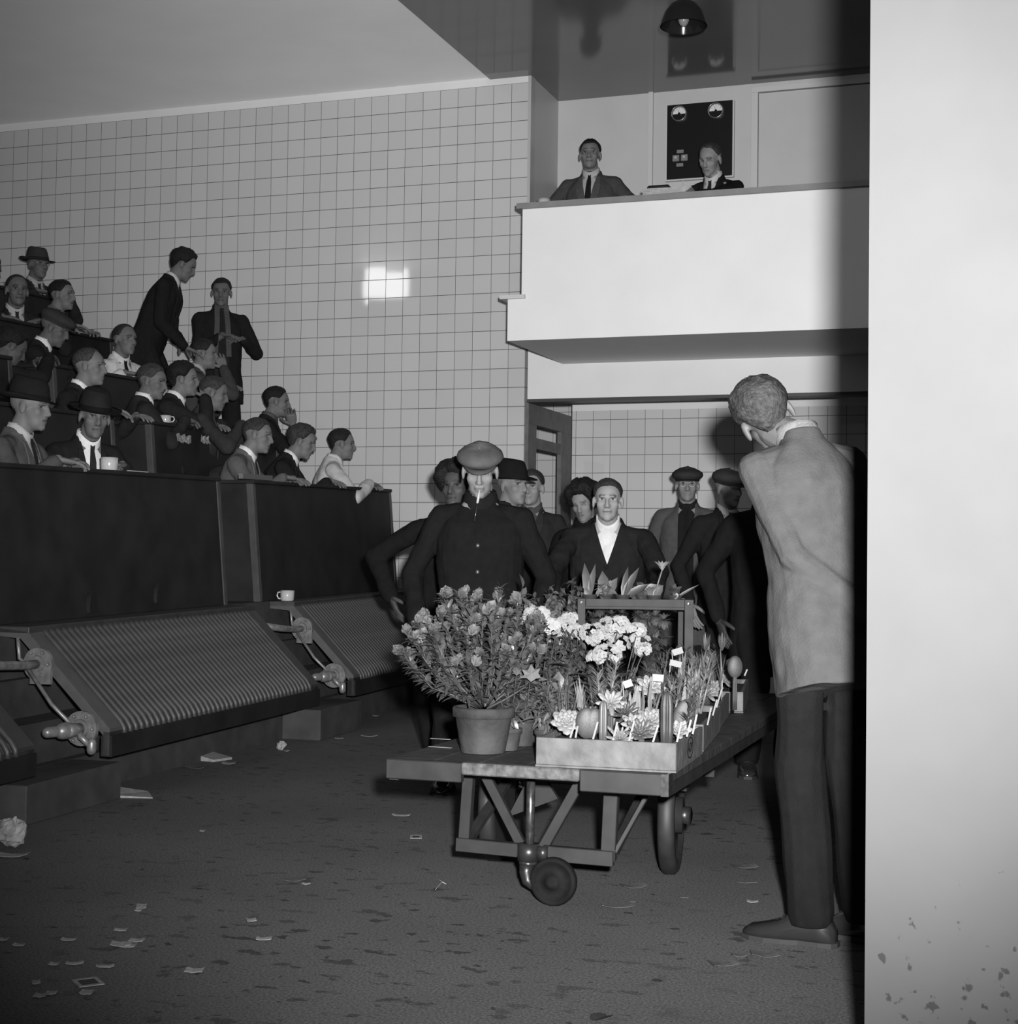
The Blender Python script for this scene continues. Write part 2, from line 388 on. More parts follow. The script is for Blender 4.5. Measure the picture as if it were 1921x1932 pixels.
t1, f1 = radiator(-.11, 2.30, 42, 'large sloping ribbed radiator under the long front desk')
t2, f2 = radiator(2.885, 5.40, 46, 'far sloping ribbed radiator beside the white mug, below the second desk')
# valves and pipes in the gaps between radiators
def flange(q, c, r, th, n=20):
    ax = TV
    a = TU; b = Vector((0,0,1)); rg = []
    for d, rr in ((0,r),(th,r),(th,r*.55),(th+.012,r*.5)):
        rg.append([c-ax*d+(a*math.cos(2*math.pi*j/n)+b*math.sin(2*math.pi*j/n))*rr for j in range(n)])
    q.rings(rg)
    for j in range(6):
        e = c-ax*th+(a*math.cos(j*1.047)+b*math.sin(j*1.047))*r*.78; q.caps(e, e-ax*.01, .008,.008,6)
for (ar, px, fs, lab) in ((-.13, 1, t1, 'near'), (2.865, 1, t2, 'far')):
    v = thing('radiator_valve', 'bare cast metal valve with hand wheel and pipe low beside the %s radiator' % ('large near' if lab=='near' else 'far'), 'valve', W(ar,.1,.3))
    inv = v.matrix_basis.inverted()
    def fin(q, nm, m=NICK, sm=True):
        q.v = [tuple(inv@Vector(p)) for p in q.v]; return q.build(nm, m, v, sm)
    c = W(ar,.115,.315); q = MB(); flange(q, c, .075, .02); fin(q,'flange', sm=False)
    q = MB(); c2 = c-TV*.03; q.tube([c2, c2-TV*.06, c2-TV*.10+TU*.0], [.026,.03,.026], 12); q.caps(c-TV*.09, c-TV*.20+TU*.05, .022,.024,12); q.caps(c-TV*.11+TU*.01,c-TV*.135+TU*.02,.036,.036,12); fin(q,'valve_body')
    q = MB(); q.tube([c-TV*.04, c-TV*.07-TU*.03-Vector((0,0,.03)), c-TV*.05-TU*.07-Vector((0,0,.07))], .015, 10); q.caps(c-TV*.05-TU*.07-Vector((0,0,.055)), c-TV*.05-TU*.07-Vector((0,0,.085)), .021,.021,10); fin(q,'drain_cock')
    q = MB(); q.tube([c-TV*.09+Vector((0,0,.02)), W(ar-.08,.22,.42), W(ar-.08,.335,.565)], .009, 8); fin(q,'pipe')
    u = thing('radiator_flange', 'bolted cast flange with supply pipe high beside the %s radiator' % ('large near' if lab=='near' else 'far'), 'pipe flange', W(ar,.3,.55))
    inv = u.matrix_basis.inverted()
    def fin(q, nm, m=NICK, sm=True):
        q.v = [tuple(inv@Vector(p)) for p in q.v]; return q.build(nm, m, u, sm)
    c = W(ar,.33,.585); q = MB(); flange(q, c, .07, .02); fin(q,'flange', sm=False)
    q = MB(); tbox(q, ar-.03, ar-.012, .26,.36,.50,.56); fin(q,'bracket', sm=False)
    q = MB(); q.tube([c-TV*.02, c-TV*.12, c-TV*.3+Vector((0,0,.01)), c-TV*.46+Vector((0,0,.03))+TU*.05], .02, 10); fin(q,'supply_pipe')
    q = MB(); q.tube([c-TV*.09, c-TV*.13+Vector((0,0,.03))+TU*.02, c-TV*.13+Vector((0,0,.12))+TU*.03], .008, 8); fin(q,'thin_pipe')

# ---------------------------------------------------------------- people
SKIN = {}
def skin(v): return M('skin_%03d' % round(v*1000), v, .6, 20, .06, spec=.22, attr=True)
def cloth(v, nm='cloth'):
    v = max(v, .0075)
    return M('%s_%03d' % (nm, round(v*1000)), v, .95, 25, .12, spec=.06, bump=.25, bs=140)
def hairm(v): return M('hair_%03d' % round(v*1000), v*.55, .7, 60, .5, spec=.25, bump=.8, bs=90)
def fuse(mb, vox, it=3, fac=.6):
    me = mb.mesh('tmp'); bm = bmesh.new(); bm.from_mesh(me); bmesh.ops.recalc_face_normals(bm, faces=bm.faces); bm.to_mesh(me); bm.free()
    o = bpy.data.objects.new('tmp', me); COL.objects.link(o)
    m = o.modifiers.new('r','REMESH'); m.mode = 'VOXEL'; m.voxel_size = vox
    if it: q = o.modifiers.new('s','SMOOTH'); q.iterations = it; q.factor = fac
    dg = bpy.context.evaluated_depsgraph_get(); out = bpy.data.meshes.new_from_object(o.evaluated_get(dg), depsgraph=dg)
    bpy.data.objects.remove(o); bpy.data.meshes.remove(me); return out
def getv(me):
    a = np.empty(len(me.vertices)*3, np.float32); me.vertices.foreach_get('co', a); return a.reshape(-1,3).astype(np.float64)
def setv(me, v): me.vertices.foreach_set('co', v.astype(np.float32).ravel()); me.update()
def tf(v, m): m = np.array(m); return v@m[:3,:3].T+m[:3,3]
def prof(z, P):
    for (z0,a0,b0,c0),(z1,a1,b1,c1) in zip(P, P[1:]):
        if z0 <= z <= z1: t = (z-z0)/(z1-z0); return a0+(a1-a0)*t, b0+(b1-b0)*t, c0+(c1-c0)*t
    return P[0][1:] if z < P[0][0] else P[-1][1:]
def surf(x, z, P):
    rx, ry, cy = prof(z, P); q = max(0, 1-abs(x/rx)**2.3); return cy+ry*q**(1/2.3)
def ik(s, t, l1, l2, pole):
    d = t-s; L = min(d.length, (l1+l2)*.995); u = d.normalized(); t = s+u*L
    a = (l1*l1-l2*l2+L*L)/(2*L); h = math.sqrt(max(l1*l1-a*a, 0)); pole = pole-u*pole.dot(u)
    return s+u*a+pole.normalized()*h, t
def add_hand(mb, wr, d, n, side, k=1, curl=.5, spread=.12):
    "five fingers from a palm: d points along the fingers, n out of the back of the hand"
    d = d.normalized(); n = (n-d*n.dot(d)).normalized(); s = d.cross(n)*side   # s towards the thumb
    P = lambda a, b, c: wr+(d*a+s*b+n*c)*k
    rg = []
    for t, hw, th in ((-.02,.024,.018),(.0,.027,.017),(.03,.038,.015),(.07,.042,.014),(.088,.038,.012)):
        rg.append([P(t, hw*math.cos(2*math.pi*j/12), th*math.sin(2*math.pi*j/12)) for j in range(12)])
    mb.rings(rg)
    for b, ln, sp in ((.030,.074,1),(.0105,.084,.3),(-.0105,.078,-.4),(-.030,.060,-1.1)):
        p = P(.078,b,0); dd = (d+s*spread*sp).normalized(); r = .0088*k
        for i, (f, rr) in enumerate(((.45,.0088),(.30,.0078),(.25,.0068))):
            ang = curl*(.35+.45*i); v = dd*math.cos(ang)-n*math.sin(ang); e = p+v*ln*f*k; mb.caps(p, e, r, rr*k, 8); p = e; r = rr*k
    p = P(.012,.024,-.004); r = .013*k
    for i, (v, l, rr) in enumerate(((d*.55+s*.8-n*.15,.038,.0115),(d*.8+s*.45-n*.3*(1+curl),.03,.0105),(d*.9+s*.15-n*.45*(1+curl),.026,.0085))):
        e = p+v.normalized()*l*k; mb.caps(p, e, r, rr*k, 8); p = e; r = rr*k
def person(label, hc, zf, face, s=1.0, lean=0, roll=0, twist=0, hy=0, hp=0, hr=0, sit=False, hl=None, hrd=None, pl=None, pr=None,
           jac=.03, hem=-.22, v=.12, shirt=.6, tie=.02, tro=.02, hair=.02, hstyle='short', hat=None, hatc=.03, skn=.33, group=None,
           vox=.0075, glasses=False, eyes=True, coatopen=False, braces=False, lap=None, shoe=.015, curl=.5, feet=None, legspread=.1, wide=1.0, cat='person', stoop=0, hx=0, scarf=None, curlL=None, pk=.35):
    if v is None: shirt = jac
    hc = Vector(hc); loc = Vector((hc.x, hc.y, zf)); Rz = Matrix.Rotation(R(face), 4, 'Z')
    H = Rz.inverted()@(hc-loc)                                  # head centre in the person's frame
    TR_ = Matrix.Rotation(R(twist),4,'Z')@Matrix.Rotation(R(roll),4,'Y')@Matrix.Rotation(R(-lean),4,'X')
    pel = H-TR_@Vector((hx,.035+stoop,.640-stoop*.5))*s
    T = Matrix.Translation(pel)@TR_@Matrix.Scale(s,4)
    Hm = Matrix.Translation(H)@Matrix.Rotation(R(hy),4,'Z')@Matrix.Rotation(R(-hp),4,'X')@Matrix.Rotation(R(hr),4,'Y')@Matrix.Scale(s,4)
    Ti = T.inverted()
    # arms
    arms = []
    for sd, tgt, pole in ((-1,hl,pl),(1,hrd,pr)):
        sh = T@Vector((.168*sd*wide,0,.415))
        if tgt is None: tgt = H+Vector((.24*sd,.30,-.50))*s if sit else H+TR_@Vector((.25*sd,.03,-.74))*s
        else: tgt = H+Vector(tgt)*s
        if pole is None: pole = Vector((.6*sd,-.5,-.6))
        el, wr = ik(sh, tgt, .30*s, .27*s, Vector(pole)); arms.append((sh, el, wr, sd))
    # legs
    hipz = pel.z; legs = []
    for sd in (-1,1):
        hp_ = pel+TR_@Vector((.085*sd*wide,0,-.03))*s; hp_.z = max(hp_.z, .1)
        if sit:
            kn = hp_+Vector((.06*sd,.27*s,.02)); kn.z = min(max(kn.z,.45),.56); an = Vector((kn.x, kn.y-.12, .09))
        else:
            fx = (feet[0 if sd < 0 else 1], 0) if feet else (legspread*sd, 0)
            an = Vector((pel.x*pk+fx[0], pel.y*(.25 if pk < .5 else pk)+fx[1], .09)); Lg = (hp_-an).length; l = max(.42*s, Lg*.502)
            kn, _ = ik(hp_, an, l, l, Vector((0,1,0)))
        legs.append((hp_, kn, an, sd))
    # ---- body: one continuous skin surface
    B = MB(); h = lambda x,y,z: Hm@Vector((x,y,z))
    R3 = Hm.to_3x3()
    def el_(c, r, rot=None): B.ell(h(*c), r, 18, 12, R3@rot if rot else R3)
    el_((0,-.014,.034),(.075,.094,.080)); el_((0,.030,.028),(.062,.056,.060)); el_((0,.026,-.030),(.060,.058,.062))
    el_((0,.030,-.070),(.050,.053,.046)); el_((0,.064,-.098),(.024,.020,.018))
    for sd in (-1,1):
        el_((.034*sd,.048,-.024),(.026,.027,.028)); el_((.078*sd,-.006,-.012),(.009,.019,.033)); el_((.0105*sd,.090,-.037),(.009,.009,.008))
    B.caps(h(-.030,.078,.019), h(.030,.078,.019), .013*s, .013*s); B.caps(h(0,.084,.008), h(0,.101,-.033), .009*s, .0115*s)
    B.caps(h(-.014,.080,-.060), h(.014,.080,-.060), .009*s, .009*s); B.caps(h(-.012,.079,-.070), h(.012,.079,-.070), .009*s, .009*s)
    nb = T@Vector((0,.0,.50)); B.caps(h(0,-.018,-.05), nb, .054*s, .060*s)
    P0 = [(-.12,.15,.105,0),(.10,.14,.095,0),(.30,.155,.10,0),(.40,.15,.085,0),(.46,.10,.065,0),(.52,.05,.045,0)]
    def torso(mb, P, sx=1, m=T):
        rg = []
        for z,a,b,c in P: rg.append([m@Vector((a*sx*wide*math.copysign(abs(math.cos(t))**.87,math.cos(t)), c+b*sx*math.copysign(abs(math.sin(t))**.87,math.sin(t)), z)) for t in [2*math.pi*j/28 for j in range(28)]])
        mb.rings(rg)
    torso(B, P0)
    for sh, el, wr, sd in arms:
        B.caps(T@Vector((.08*sd,0,.43)), sh, .05*s, .048*s); B.caps(sh, el, .045*s, .036*s); B.caps(el, wr, .036*s, .026*s)
    for hp_, kn, an, sd in legs:
        B.caps(hp_, kn, .075*s, .052*s); B.caps(kn, an, .048*s, .036*s); B.caps(an, an+Vector((0,.05,-.055)), .032*s, .025*s)
    me = fuse(B, vox, 5, .5)
    V = getv(me); L = tf(V, Hm.inverted())
    front = L[:,1] > .03
    g = lambda x0,z0,sx,sz: np.exp(-((np.abs(L[:,0])-x0)/sx)**2-((L[:,2]-z0)/sz)**2)
    dy = (-.013*g(.030,.004,.015,.010)+.004*g(.030,.002,.009,.006)-.0035*g(0,-.065,.022,.0035))*front
    L[:,1] += dy; V = tf(L, Hm); setv(me, V)
    t = np.ones(len(V))
    x = np.abs(L[:,0]); z = L[:,2]; fr = (L[:,1] > .045)
    brow = fr&(x>.012)&(x<.048)&(np.abs(z-(.023-.10*np.maximum(x-.03,0)))<.0045); t[brow] = .38
    ew = fr&(((x-.030)/.013)**2+((z-.004)/.0052)**2 < 1)
    if eyes:
        t[ew] = 1.35; t[fr&(((x-.030)/.006)**2+((z-.004)/.0055)**2 < 1)] = .16
        t[fr&(x>.016)&(x<.045)&(np.abs(z-.010)<.002)] = .4
    else: t[fr&(x>.016)&(x<.045)&(np.abs(z-.0)<.0028)] = .42
    t[fr&(x<.025)&(np.abs(z+.065)<.0022)] = .38; t[fr&(x<.022)&(np.abs(z+.065)<.010)] *= .8
    t[fr&(((x-.009)/.004)**2+((z+.044)/.003)**2 < 1)] = .35
    # add the hands (palm, four fingers, thumb) and join to the same mesh
    Hn = MB()
    for (sh, el, wr, sd) in arms:
        fd = (wr-el).normalized(); cr = curl if (sd > 0 or curlL is None) else curlL
        back = Vector((0,0,1)) if abs(fd.z) < .75 else Vector((sd,.2,0))
        add_hand(Hn, wr, Vector((fd.x,fd.y,min(fd.z*.3,.0)-.10)) if abs(fd.z) < .75 else fd, back, -sd if abs(fd.z) < .75 else sd*-1, s*1.02, cr)
    hm = Hn.mesh('h'); nb0 = len(V)
    bm = bmesh.new(); bm.from_mesh(me); bm.from_mesh(hm); bmesh.ops.recalc_face_normals(bm, faces=bm.faces[:]) if False else None; bm.to_mesh(me); bm.free(); bpy.data.meshes.remove(hm)
    tt = np.ones(len(me.vertices)); tt[:nb0] = t
    at = me.attributes.new('tone','FLOAT','POINT'); at.data.foreach_set('value', tt.astype(np.float32))
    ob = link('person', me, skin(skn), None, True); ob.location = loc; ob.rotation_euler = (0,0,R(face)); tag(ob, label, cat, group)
    rnd = random.Random(label)
    # ---- jacket
    hz = hem
    PJ = [(hz,.198,.150,.005),(-.10,.188,.140,.005),(.08,.172,.126,.004),(.22,.182,.130,.004),(.34,.186,.128,0),(.40,.170,.112,-.002),(.445,.130,.090,-.008),(.49,.082,.072,-.012),(.525,.066,.062,-.014)]
    if hz > -.12: PJ[1] = (hz+.02,.18,.132,.005)
    torso_shirt = MB(); torso(torso_shirt, [(a,b*(.9 if a<.3 else .72),c*.92,d) for a,b,c,d in PJ[1:-1]]+[(.525,.058,.056,-.008),(.548,.056,.055,-.004)], 1, Matrix())
    so = link('shirt', torso_shirt.mesh('shirt'), cloth(shirt,'shirt'), ob, True); sv = getv(so.data); setv(so.data, tf(sv, T))
    J = MB(); torso(J, PJ, 1, Matrix())
    for sh, el, wr, sd in arms:
        a, b, c = Ti@sh, Ti@el, Ti@wr; c2 = c-(c-b).normalized()*.025
        J.caps((.07*sd,-.006,.438), a, .056, .058); J.caps(a, b, .061, .051); J.caps(b, c2, .052, .041)
    jm = fuse(J, vox/s, 4, .55)
    JV = getv(jm); N = np.empty(len(JV)*3, np.float32); jm.vertices.foreach_get('normal', N); N = N.reshape(-1,3)
    sd0 = rnd.random()*30
    dsp = np.array([noise.noise(Vector((p[0]*7+sd0,p[1]*7,p[2]*5)))*.012+noise.noise(Vector((p[0]*20,p[1]*20+sd0,p[2]*14)))*.006 for p in JV])
    if v is not None: dsp *= np.clip((np.abs(JV[:,0])-.02)/.08, .15, 1)
    JV += N*dsp[:,None]; setv(jm, JV)
    if v is not None:
        zb = v; bw = .062*wide; top = .50
        bm = bmesh.new(); bm.from_mesh(jm)
        for sd in (-1,1):
            if coatopen: n_ = Vector((sd,0,0)); co = Vector((.055*sd,0,0))
            else: n_ = Vector(((top-zb)*sd,0,-bw)).normalized(); co = Vector((0,0,zb))
            fs = [f for f in bm.faces if f.calc_center_median().y > .02 and abs(f.calc_center_median().x) < .12]
            ge = list({e for f in fs for e in f.edges})+fs+list({q for f in fs for q in f.verts})
            bmesh.ops.bisect_plane(bm, geom=ge, plane_co=co, plane_no=n_)
        kill = []
        for f in bm.faces:
            c = f.calc_center_median()
            if c.y < .02: continue
            if coatopen: 
                if abs(c.x) < .055: kill.append(f)
            elif c.z > zb and abs(c.x) < (c.z-zb)/(top-zb)*bw: kill.append(f)
        bmesh.ops.delete(bm, geom=kill, context='FACES'); bm.to_mesh(jm); bm.free()
    jm.transform(T); jo = link('jacket', jm, cloth(jac), ob, True)
    lv = jac*1.25 if lap is None else lap
    if v is not None and not coatopen:
        for sd in (-1,1):
            q = MB(); rows = []; nst = 10
            for i in range(nst+1):
                f = i/nst; zz = v+(.50-v)*f; xe = (.062*wide)*f
                wd = .012+.045*math.sin(math.pi*min(f*1.15,1)**1.0*.9) if f < .9 else .02
                pts = []
                for xx, o in ((xe-.002,.006),(xe+wd,.010),(xe+wd,.002),(xe-.002,-.002)):
                    pts.append(T@Vector((xx*sd, surf(xx, zz, PJ)+o+.003, zz)))
                rows.append(pts)
            q.rings(rows); q.build('lapel', cloth(lv), jo)
        for zz in (v-.01, v-.12):
            if zz > hem+.05: q = MB(); c = T@Vector((.004, surf(0,zz,PJ)+.006, zz)); q.ell(c, (.011*s,.006*s,.011*s), 8, 6); q.build('button', cloth(.012,'button'), jo, True)
    # collar
    if v is None:
        q = MB(); rg = []
        for zz, rr in ((.475,.088),(.515,.080),(.545,.072),(.548,.066),(.51,.062)):
            rg.append([T@Vector((rr*math.cos(a), rr*.92*math.sin(a)-.01, zz-.012*math.sin(a))) for a in [2*math.pi*j/20 for j in range(20)]])
        q.rings(rg, False); q.build('collar', cloth(lv), jo, True)
        for zz in (.30,.18,.06,-.06):
            if zz > hem+.05: q = MB(); c = T@Vector((.0, surf(0,zz,PJ)+.006, zz)); q.ell(c, (.010*s,.005*s,.010*s), 8, 6); q.build('button', M('coat_button', .05, .3, spec=.5), jo, True)
    else:
        q = MB(); rg = []
        for zz, rr in ((.50,.068),(.53,.0655),(.545,.064),(.545,.061),(.52,.060)):
            rg.append([T@Vector((rr*math.cos(a), rr*1.0*math.sin(a)+.004, zz-.006*math.sin(a)-.034*max(math.sin(a),0)**2)) for a in [2*math.pi*j/24 for j in range(24)]])
        q.rings(rg, False); q.build('collar', cloth(shirt,'shirt'), so, True)
        if tie is not None:
            q = MB(); rows = []
            z1_ = .512; z2_ = (v if not coatopen else .05)-.03
            for i in range(9):
                f = i/8; zz = z1_+(z2_-z1_)*f; hw = .016 if i == 0 else (.011 if i == 1 else .013+.018*f)
                yy = .94*surf(0, zz, PJ)+(.012 if i < 1 else .007)
                rows.append([T@Vector((-hw,yy,zz)), T@Vector((hw,yy,zz)), T@Vector((hw,yy-.006,zz)), T@Vector((-hw,yy-.006,zz))])
            q.rings(rows); q.build('tie', cloth(tie,'tie'), so)
        if scarf is not None:
            for sd in (-1,1):
                q = MB(); rows = []
                for i in range(9):
                    f = i/8; zz = .53-.42*f; xe = (.035+.02*f)*sd
                    yy = surf(abs(xe), min(zz,.50), PJ)+.010
                    rows.append([T@Vector((xe-.02,yy,zz)), T@Vector((xe+.02,yy,zz)), T@Vector((xe+.02,yy-.008,zz)), T@Vector((xe-.02,yy-.008,zz))])
                q.rings(rows); q.build('scarf', cloth(scarf,'scarf'), so)
    if braces:
        for sd in (-1,1):
            q = MB(); rows = []
            for i in range(11):
                f = i/10; zz = -.05+.47*f; xx = .085-.01*f
                rows.append([T@Vector(((xx-.014)*sd,surf(xx,zz,PJ)+.008,zz)),T@Vector(((xx+.014)*sd,surf(xx,zz,PJ)+.008,zz)),T@Vector(((xx+.014)*sd,surf(xx,zz,PJ)-.004,zz)),T@Vector(((xx-.014)*sd,surf(xx,zz,PJ)-.004,zz))])
            q.rings(rows); q.build('braces', cloth(.015,'braces'), ob)
    # ---- trousers, shoes
    q = MB(); q.ell(T@Vector((0,0,-.05)), (.160*s*wide,.115*s,.13*s), 20, 12, TR_.to_3x3())
    for hp_, kn, an, sd in legs:
        q.caps(hp_, kn, .086*s*min(wide,1), .074*s); q.caps(kn, an+Vector((0,0,.0)), .075*s, .070*s)
    tm = fuse(q, vox*1.25, 3, .5); TVv = getv(tm); N = np.empty(len(TVv)*3, np.float32); tm.vertices.foreach_get('normal', N); N = N.reshape(-1,3)
    TVv += N*np.array([noise.noise(Vector((p[0]*9,p[1]*9+sd0,p[2]*5)))*.013 for p in TVv])[:,None]
    TVv[:,2] = np.maximum(TVv[:,2], .055); setv(tm, TVv)
    link('trousers', tm, cloth(tro), ob, True)
    for hp_, kn, an, sd in legs:
        q = MB(); rows = []; fa = (R(feet[2]) if feet else 0)+R(-8*sd); ca, sa = math.cos(fa), math.sin(fa)
        for yy, hw, hh in ((-.075,.022,.05),(-.06,.034,.075),(-.02,.037,.10),(.04,.040,.095),(.09,.047,.065),(.14,.046,.05),(.18,.036,.042),(.20,.016,.028)):
            yy *= s; ring = []
            for j in range(14):
                a_ = 2*math.pi*j/14; xx = hw*s*math.copysign(abs(math.cos(a_))**.7, math.cos(a_)); zz = hh*s*.5+hh*s*.5*math.copysign(abs(math.sin(a_))**.7, math.sin(a_))
                ring.append((an.x+xx*ca-yy*sa, an.y+xx*sa+yy*ca, max(zz,.0)+.001))
            rows.append(ring)
        q.rings(rows); sh_ = q.build('shoe', M('shoe_leather', shoe, .16, spec=.7), ob, True)
        q = MB(); out = []
        for yy, hw in ((-.082,.018),(-.068,.036),(-.03,.040),(.03,.037),(.08,.049),(.13,.052),(.175,.043),(.205,.020)): out.append((yy*s, hw*s))
        ol = [(-hw, yy) for yy, hw in out]+[(hw, yy) for yy, hw in out[::-1]]
        q.rings([[(an.x+x_*ca-y_*sa, an.y+x_*sa+y_*ca, zz) for x_, y_ in ol] for zz in (.0005,.014)]); q.build('sole', M('shoe_sole', .02, .7), sh_)
        q = MB()
        for k_ in range(4):
            y_ = (.045+.018*k_)*s; z_ = (.094-.012*k_)*1.0
            q.tube([(an.x+x_*ca-y_*sa, an.y+x_*sa+y_*ca, z_*1.0+.004-abs(x_)*.35) for x_ in (-.018,0,.018)], .0022, 5)
        q.build('laces', M('shoe_lace', .012, .8), sh_)
    # ---- hair
    if hstyle != 'bald':
        q = MB(); NA = 40; NR = 12; rg = []
        th = {'short':.008,'thin':.005,'wavy':.023,'curly':.050,'slick':.009,'back':.012}[hstyle]
        if hat: th = -.007
        cz = .030
        for i in range(NR+1):
            tt_ = i/NR; ring = []
            for j in range(NA):
                a_ = 2*math.pi*j/NA; sx, sy = math.cos(a_), math.sin(a_)      # sy = forward
                az_ = math.degrees(math.acos(max(-1,min(1,sy)))); XS = (0,30,48,66,80,90,102,122,150,180)
                YS = (1.0,1.0,1.15,1.7,2.1,2.0,1.9,2.45,2.9,3.0) if hstyle == 'wavy' else (.80,.74,1.0,1.6,2.0,1.85,1.72,2.1,2.6,2.72) if hstyle == 'thin' else ((1.0,1.1,1.7,2.3,2.5,2.6,2.6,2.7,2.8,2.9) if hstyle == 'curly' else (1.08,1.05,1.16,1.66,2.06,1.95,1.74,2.1,2.62,2.75))
                pol = float(np.interp(az_, XS, YS))
                pol *= 1+.05*math.sin(a_*3+sd0)
                ph = pol*tt_+.02; rr = 1
                o = th*(1-tt_**5)-.004*tt_**5
                if hstyle in ('wavy','curly'): o += (noise.noise(Vector((sx*2.2+sd0,sy*2.2,ph*3)))+.5*noise.noise(Vector((sx*6,sy*6+sd0,ph*7))))*th*.55*(1-tt_**4)
                elif hstyle != 'thin': o += noise.noise(Vector((sx*2+sd0,sy*2,ph*2.5)))*.006*(1-tt_**3)
                sn, cs = (math.sin(ph), math.cos(ph)) if ph < 1.57 else (1-.20*(ph-1.57)-.12*(ph-1.57)**2*(sy < 0), -(ph-1.57)*.95)
                ring.append(h((.0755+o)*sn*sx, -.013+(.0945+o)*sn*sy, cz+.004+(.081+o*.8)*cs))
            rg.append(ring)
        q.rings(rg, False); q.add([h(0,-.013,cz+.004+.081+th)], []); n0 = len(q.v)-1-(NR+1)*NA
        for j in range(NA): q.f.append((n0+j, n0+(j+1)%NA, len(q.v)-1))
        q.build('hair', hairm(hair), ob, True)
    # ---- hat
    if hat == 'cap':
        q = MB(); rg = []
        for zz, rx, ry, cy in ((.026,.079,.099,-.014),(.040,.084,.104,-.012),(.050,.100,.118,-.004),(.066,.109,.127,.0),(.084,.103,.122,.0),(.100,.084,.100,-.003),(.114,.056,.068,-.006),(.1215,.002,.003,-.006)):
            rg.append([h(rx*math.cos(a), cy+ry*math.sin(a)*(1.0 if math.sin(a)<0 else 1.02), zz-.010*math.sin(a)+.004*noise.noise(Vector((math.cos(a)*2,math.sin(a)*2+sd0,zz*20)))) for a in [2*math.pi*j/28 for j in range(28)]])
        q.rings(rg, False); q.f.append(tuple(range(len(q.v)-28,len(q.v)))); ho = q.build('flat_cap', cloth(hatc,'cap'), ob, True)
        q = MB(); rg = []
        for i in range(13):
            a = R(20+140*i/12); o = math.sin((i/12)*math.pi)
            rg.append([h(.080*math.cos(a),-.012+.100*math.sin(a),.046-.010*math.sin(a)), h(.084*math.cos(a),-.012+(.105+.052*o)*math.sin(a),.034-.012*o), h(.084*math.cos(a),-.012+(.105+.052*o)*math.sin(a),.028-.012*o), h(.080*math.cos(a),-.012+.098*math.sin(a),.034-.010*math.sin(a))])
        q.rings(rg); q.build('visor', cloth(hatc*.8,'cap'), ho, True)
    elif hat == 'fedora':
        q = MB(); rg = []
        for zz, rx, ry, dent in ((.034,.084,.104,0),(.075,.082,.102,0),(.115,.076,.096,0),(.140,.066,.086,.1),(.148,.052,.072,.4),(.143,.03,.05,1.0),(.132,.008,.02,1)):
            rg.append([h(rx*math.cos(a)*(1-.16*max(math.sin(a),0)*(zz>.1)), -.012+ry*math.sin(a), zz+(-.012*math.sin(a) if zz > .1 else -.008*math.sin(a))) for a in [2*math.pi*j/28 for j in range(28)]])
        q.rings(rg, False); q.f.append(tuple(range(len(q.v)-28,len(q.v)))); ho = q.build('felt_hat', cloth(hatc,'felt'), ob, True)
        q = MB(); rg = []
        for r_, up_ in ((.0,.002),(.025,.0),(.048,.006),(.058,.014),(.057,.010),(.045,.0),(.02,-.006),(.0,-.004)):
            rg.append([h((.083+r_)*math.cos(a), -.012+(.103+r_*.95)*math.sin(a), .038-.008*math.sin(a)+up_*(1.3-1.1*max(math.sin(a),0))-.010*(r_/.05)*max(math.sin(a),0)) for a in [2*math.pi*j/32 for j in range(32)]])
        q.rings(rg, False); q.build('brim', cloth(hatc,'felt'), ho, True)
        q = MB(); rg = []
        for zz in (.038,.062): rg.append([h(.0858*math.cos(a), -.012+.1058*math.sin(a), zz-.008*math.sin(a)) for a in [2*math.pi*j/28 for j in range(28)]])
        q.rings(rg, False); q.build('hat_band', cloth(hatc*.5,'band'), ho, True)
    if glasses:
        q = MB()
        for sd in (-1,1):
            q.tube([h(.031*sd+.021*math.cos(a), .088, .003+.019*math.sin(a)) for a in [2*math.pi*j/16 for j in range(17)]], .0016, 6)
            q.tube([h(.052*sd,.088,.006), h(.077*sd,.02,.006), h(.08*sd,-.01,.0)], .0015, 5)
        q.tube([h(-.010,.090,.006), h(.010,.090,.006)], .0016, 6)
        q.build('glasses', M('spectacle_wire', .25, .3, metal=.5), ob, True)
    return ob, Matrix.Translation(loc)@Rz@Hm, Matrix.Translation(loc)@Rz@T

DKC = .013
TZ = lambda k: .742+RR*k
def tp(label, px, py, k, b, face=-90, **kw):
    b -= .09; p = UB(px, py, b); a = (p-TK).dot(TV); zf = W(a, b, TZ(k)).z
    kw.setdefault('sit', True); kw.setdefault('lean', 9)
    dz = W(a, b, 1.467+RR*k).z-p.z+.035
    for q, sd in (('hl',-1),('hrd',1)):
        g = kw.get(q) or (.15*sd,.2,-.5)
        kw[q] = (g[0], min(g[1],.20), dz) if g[2] < -.2 else g
    return person(label, p, zf, face, group='audience on the tribune', **kw)
SK = .125
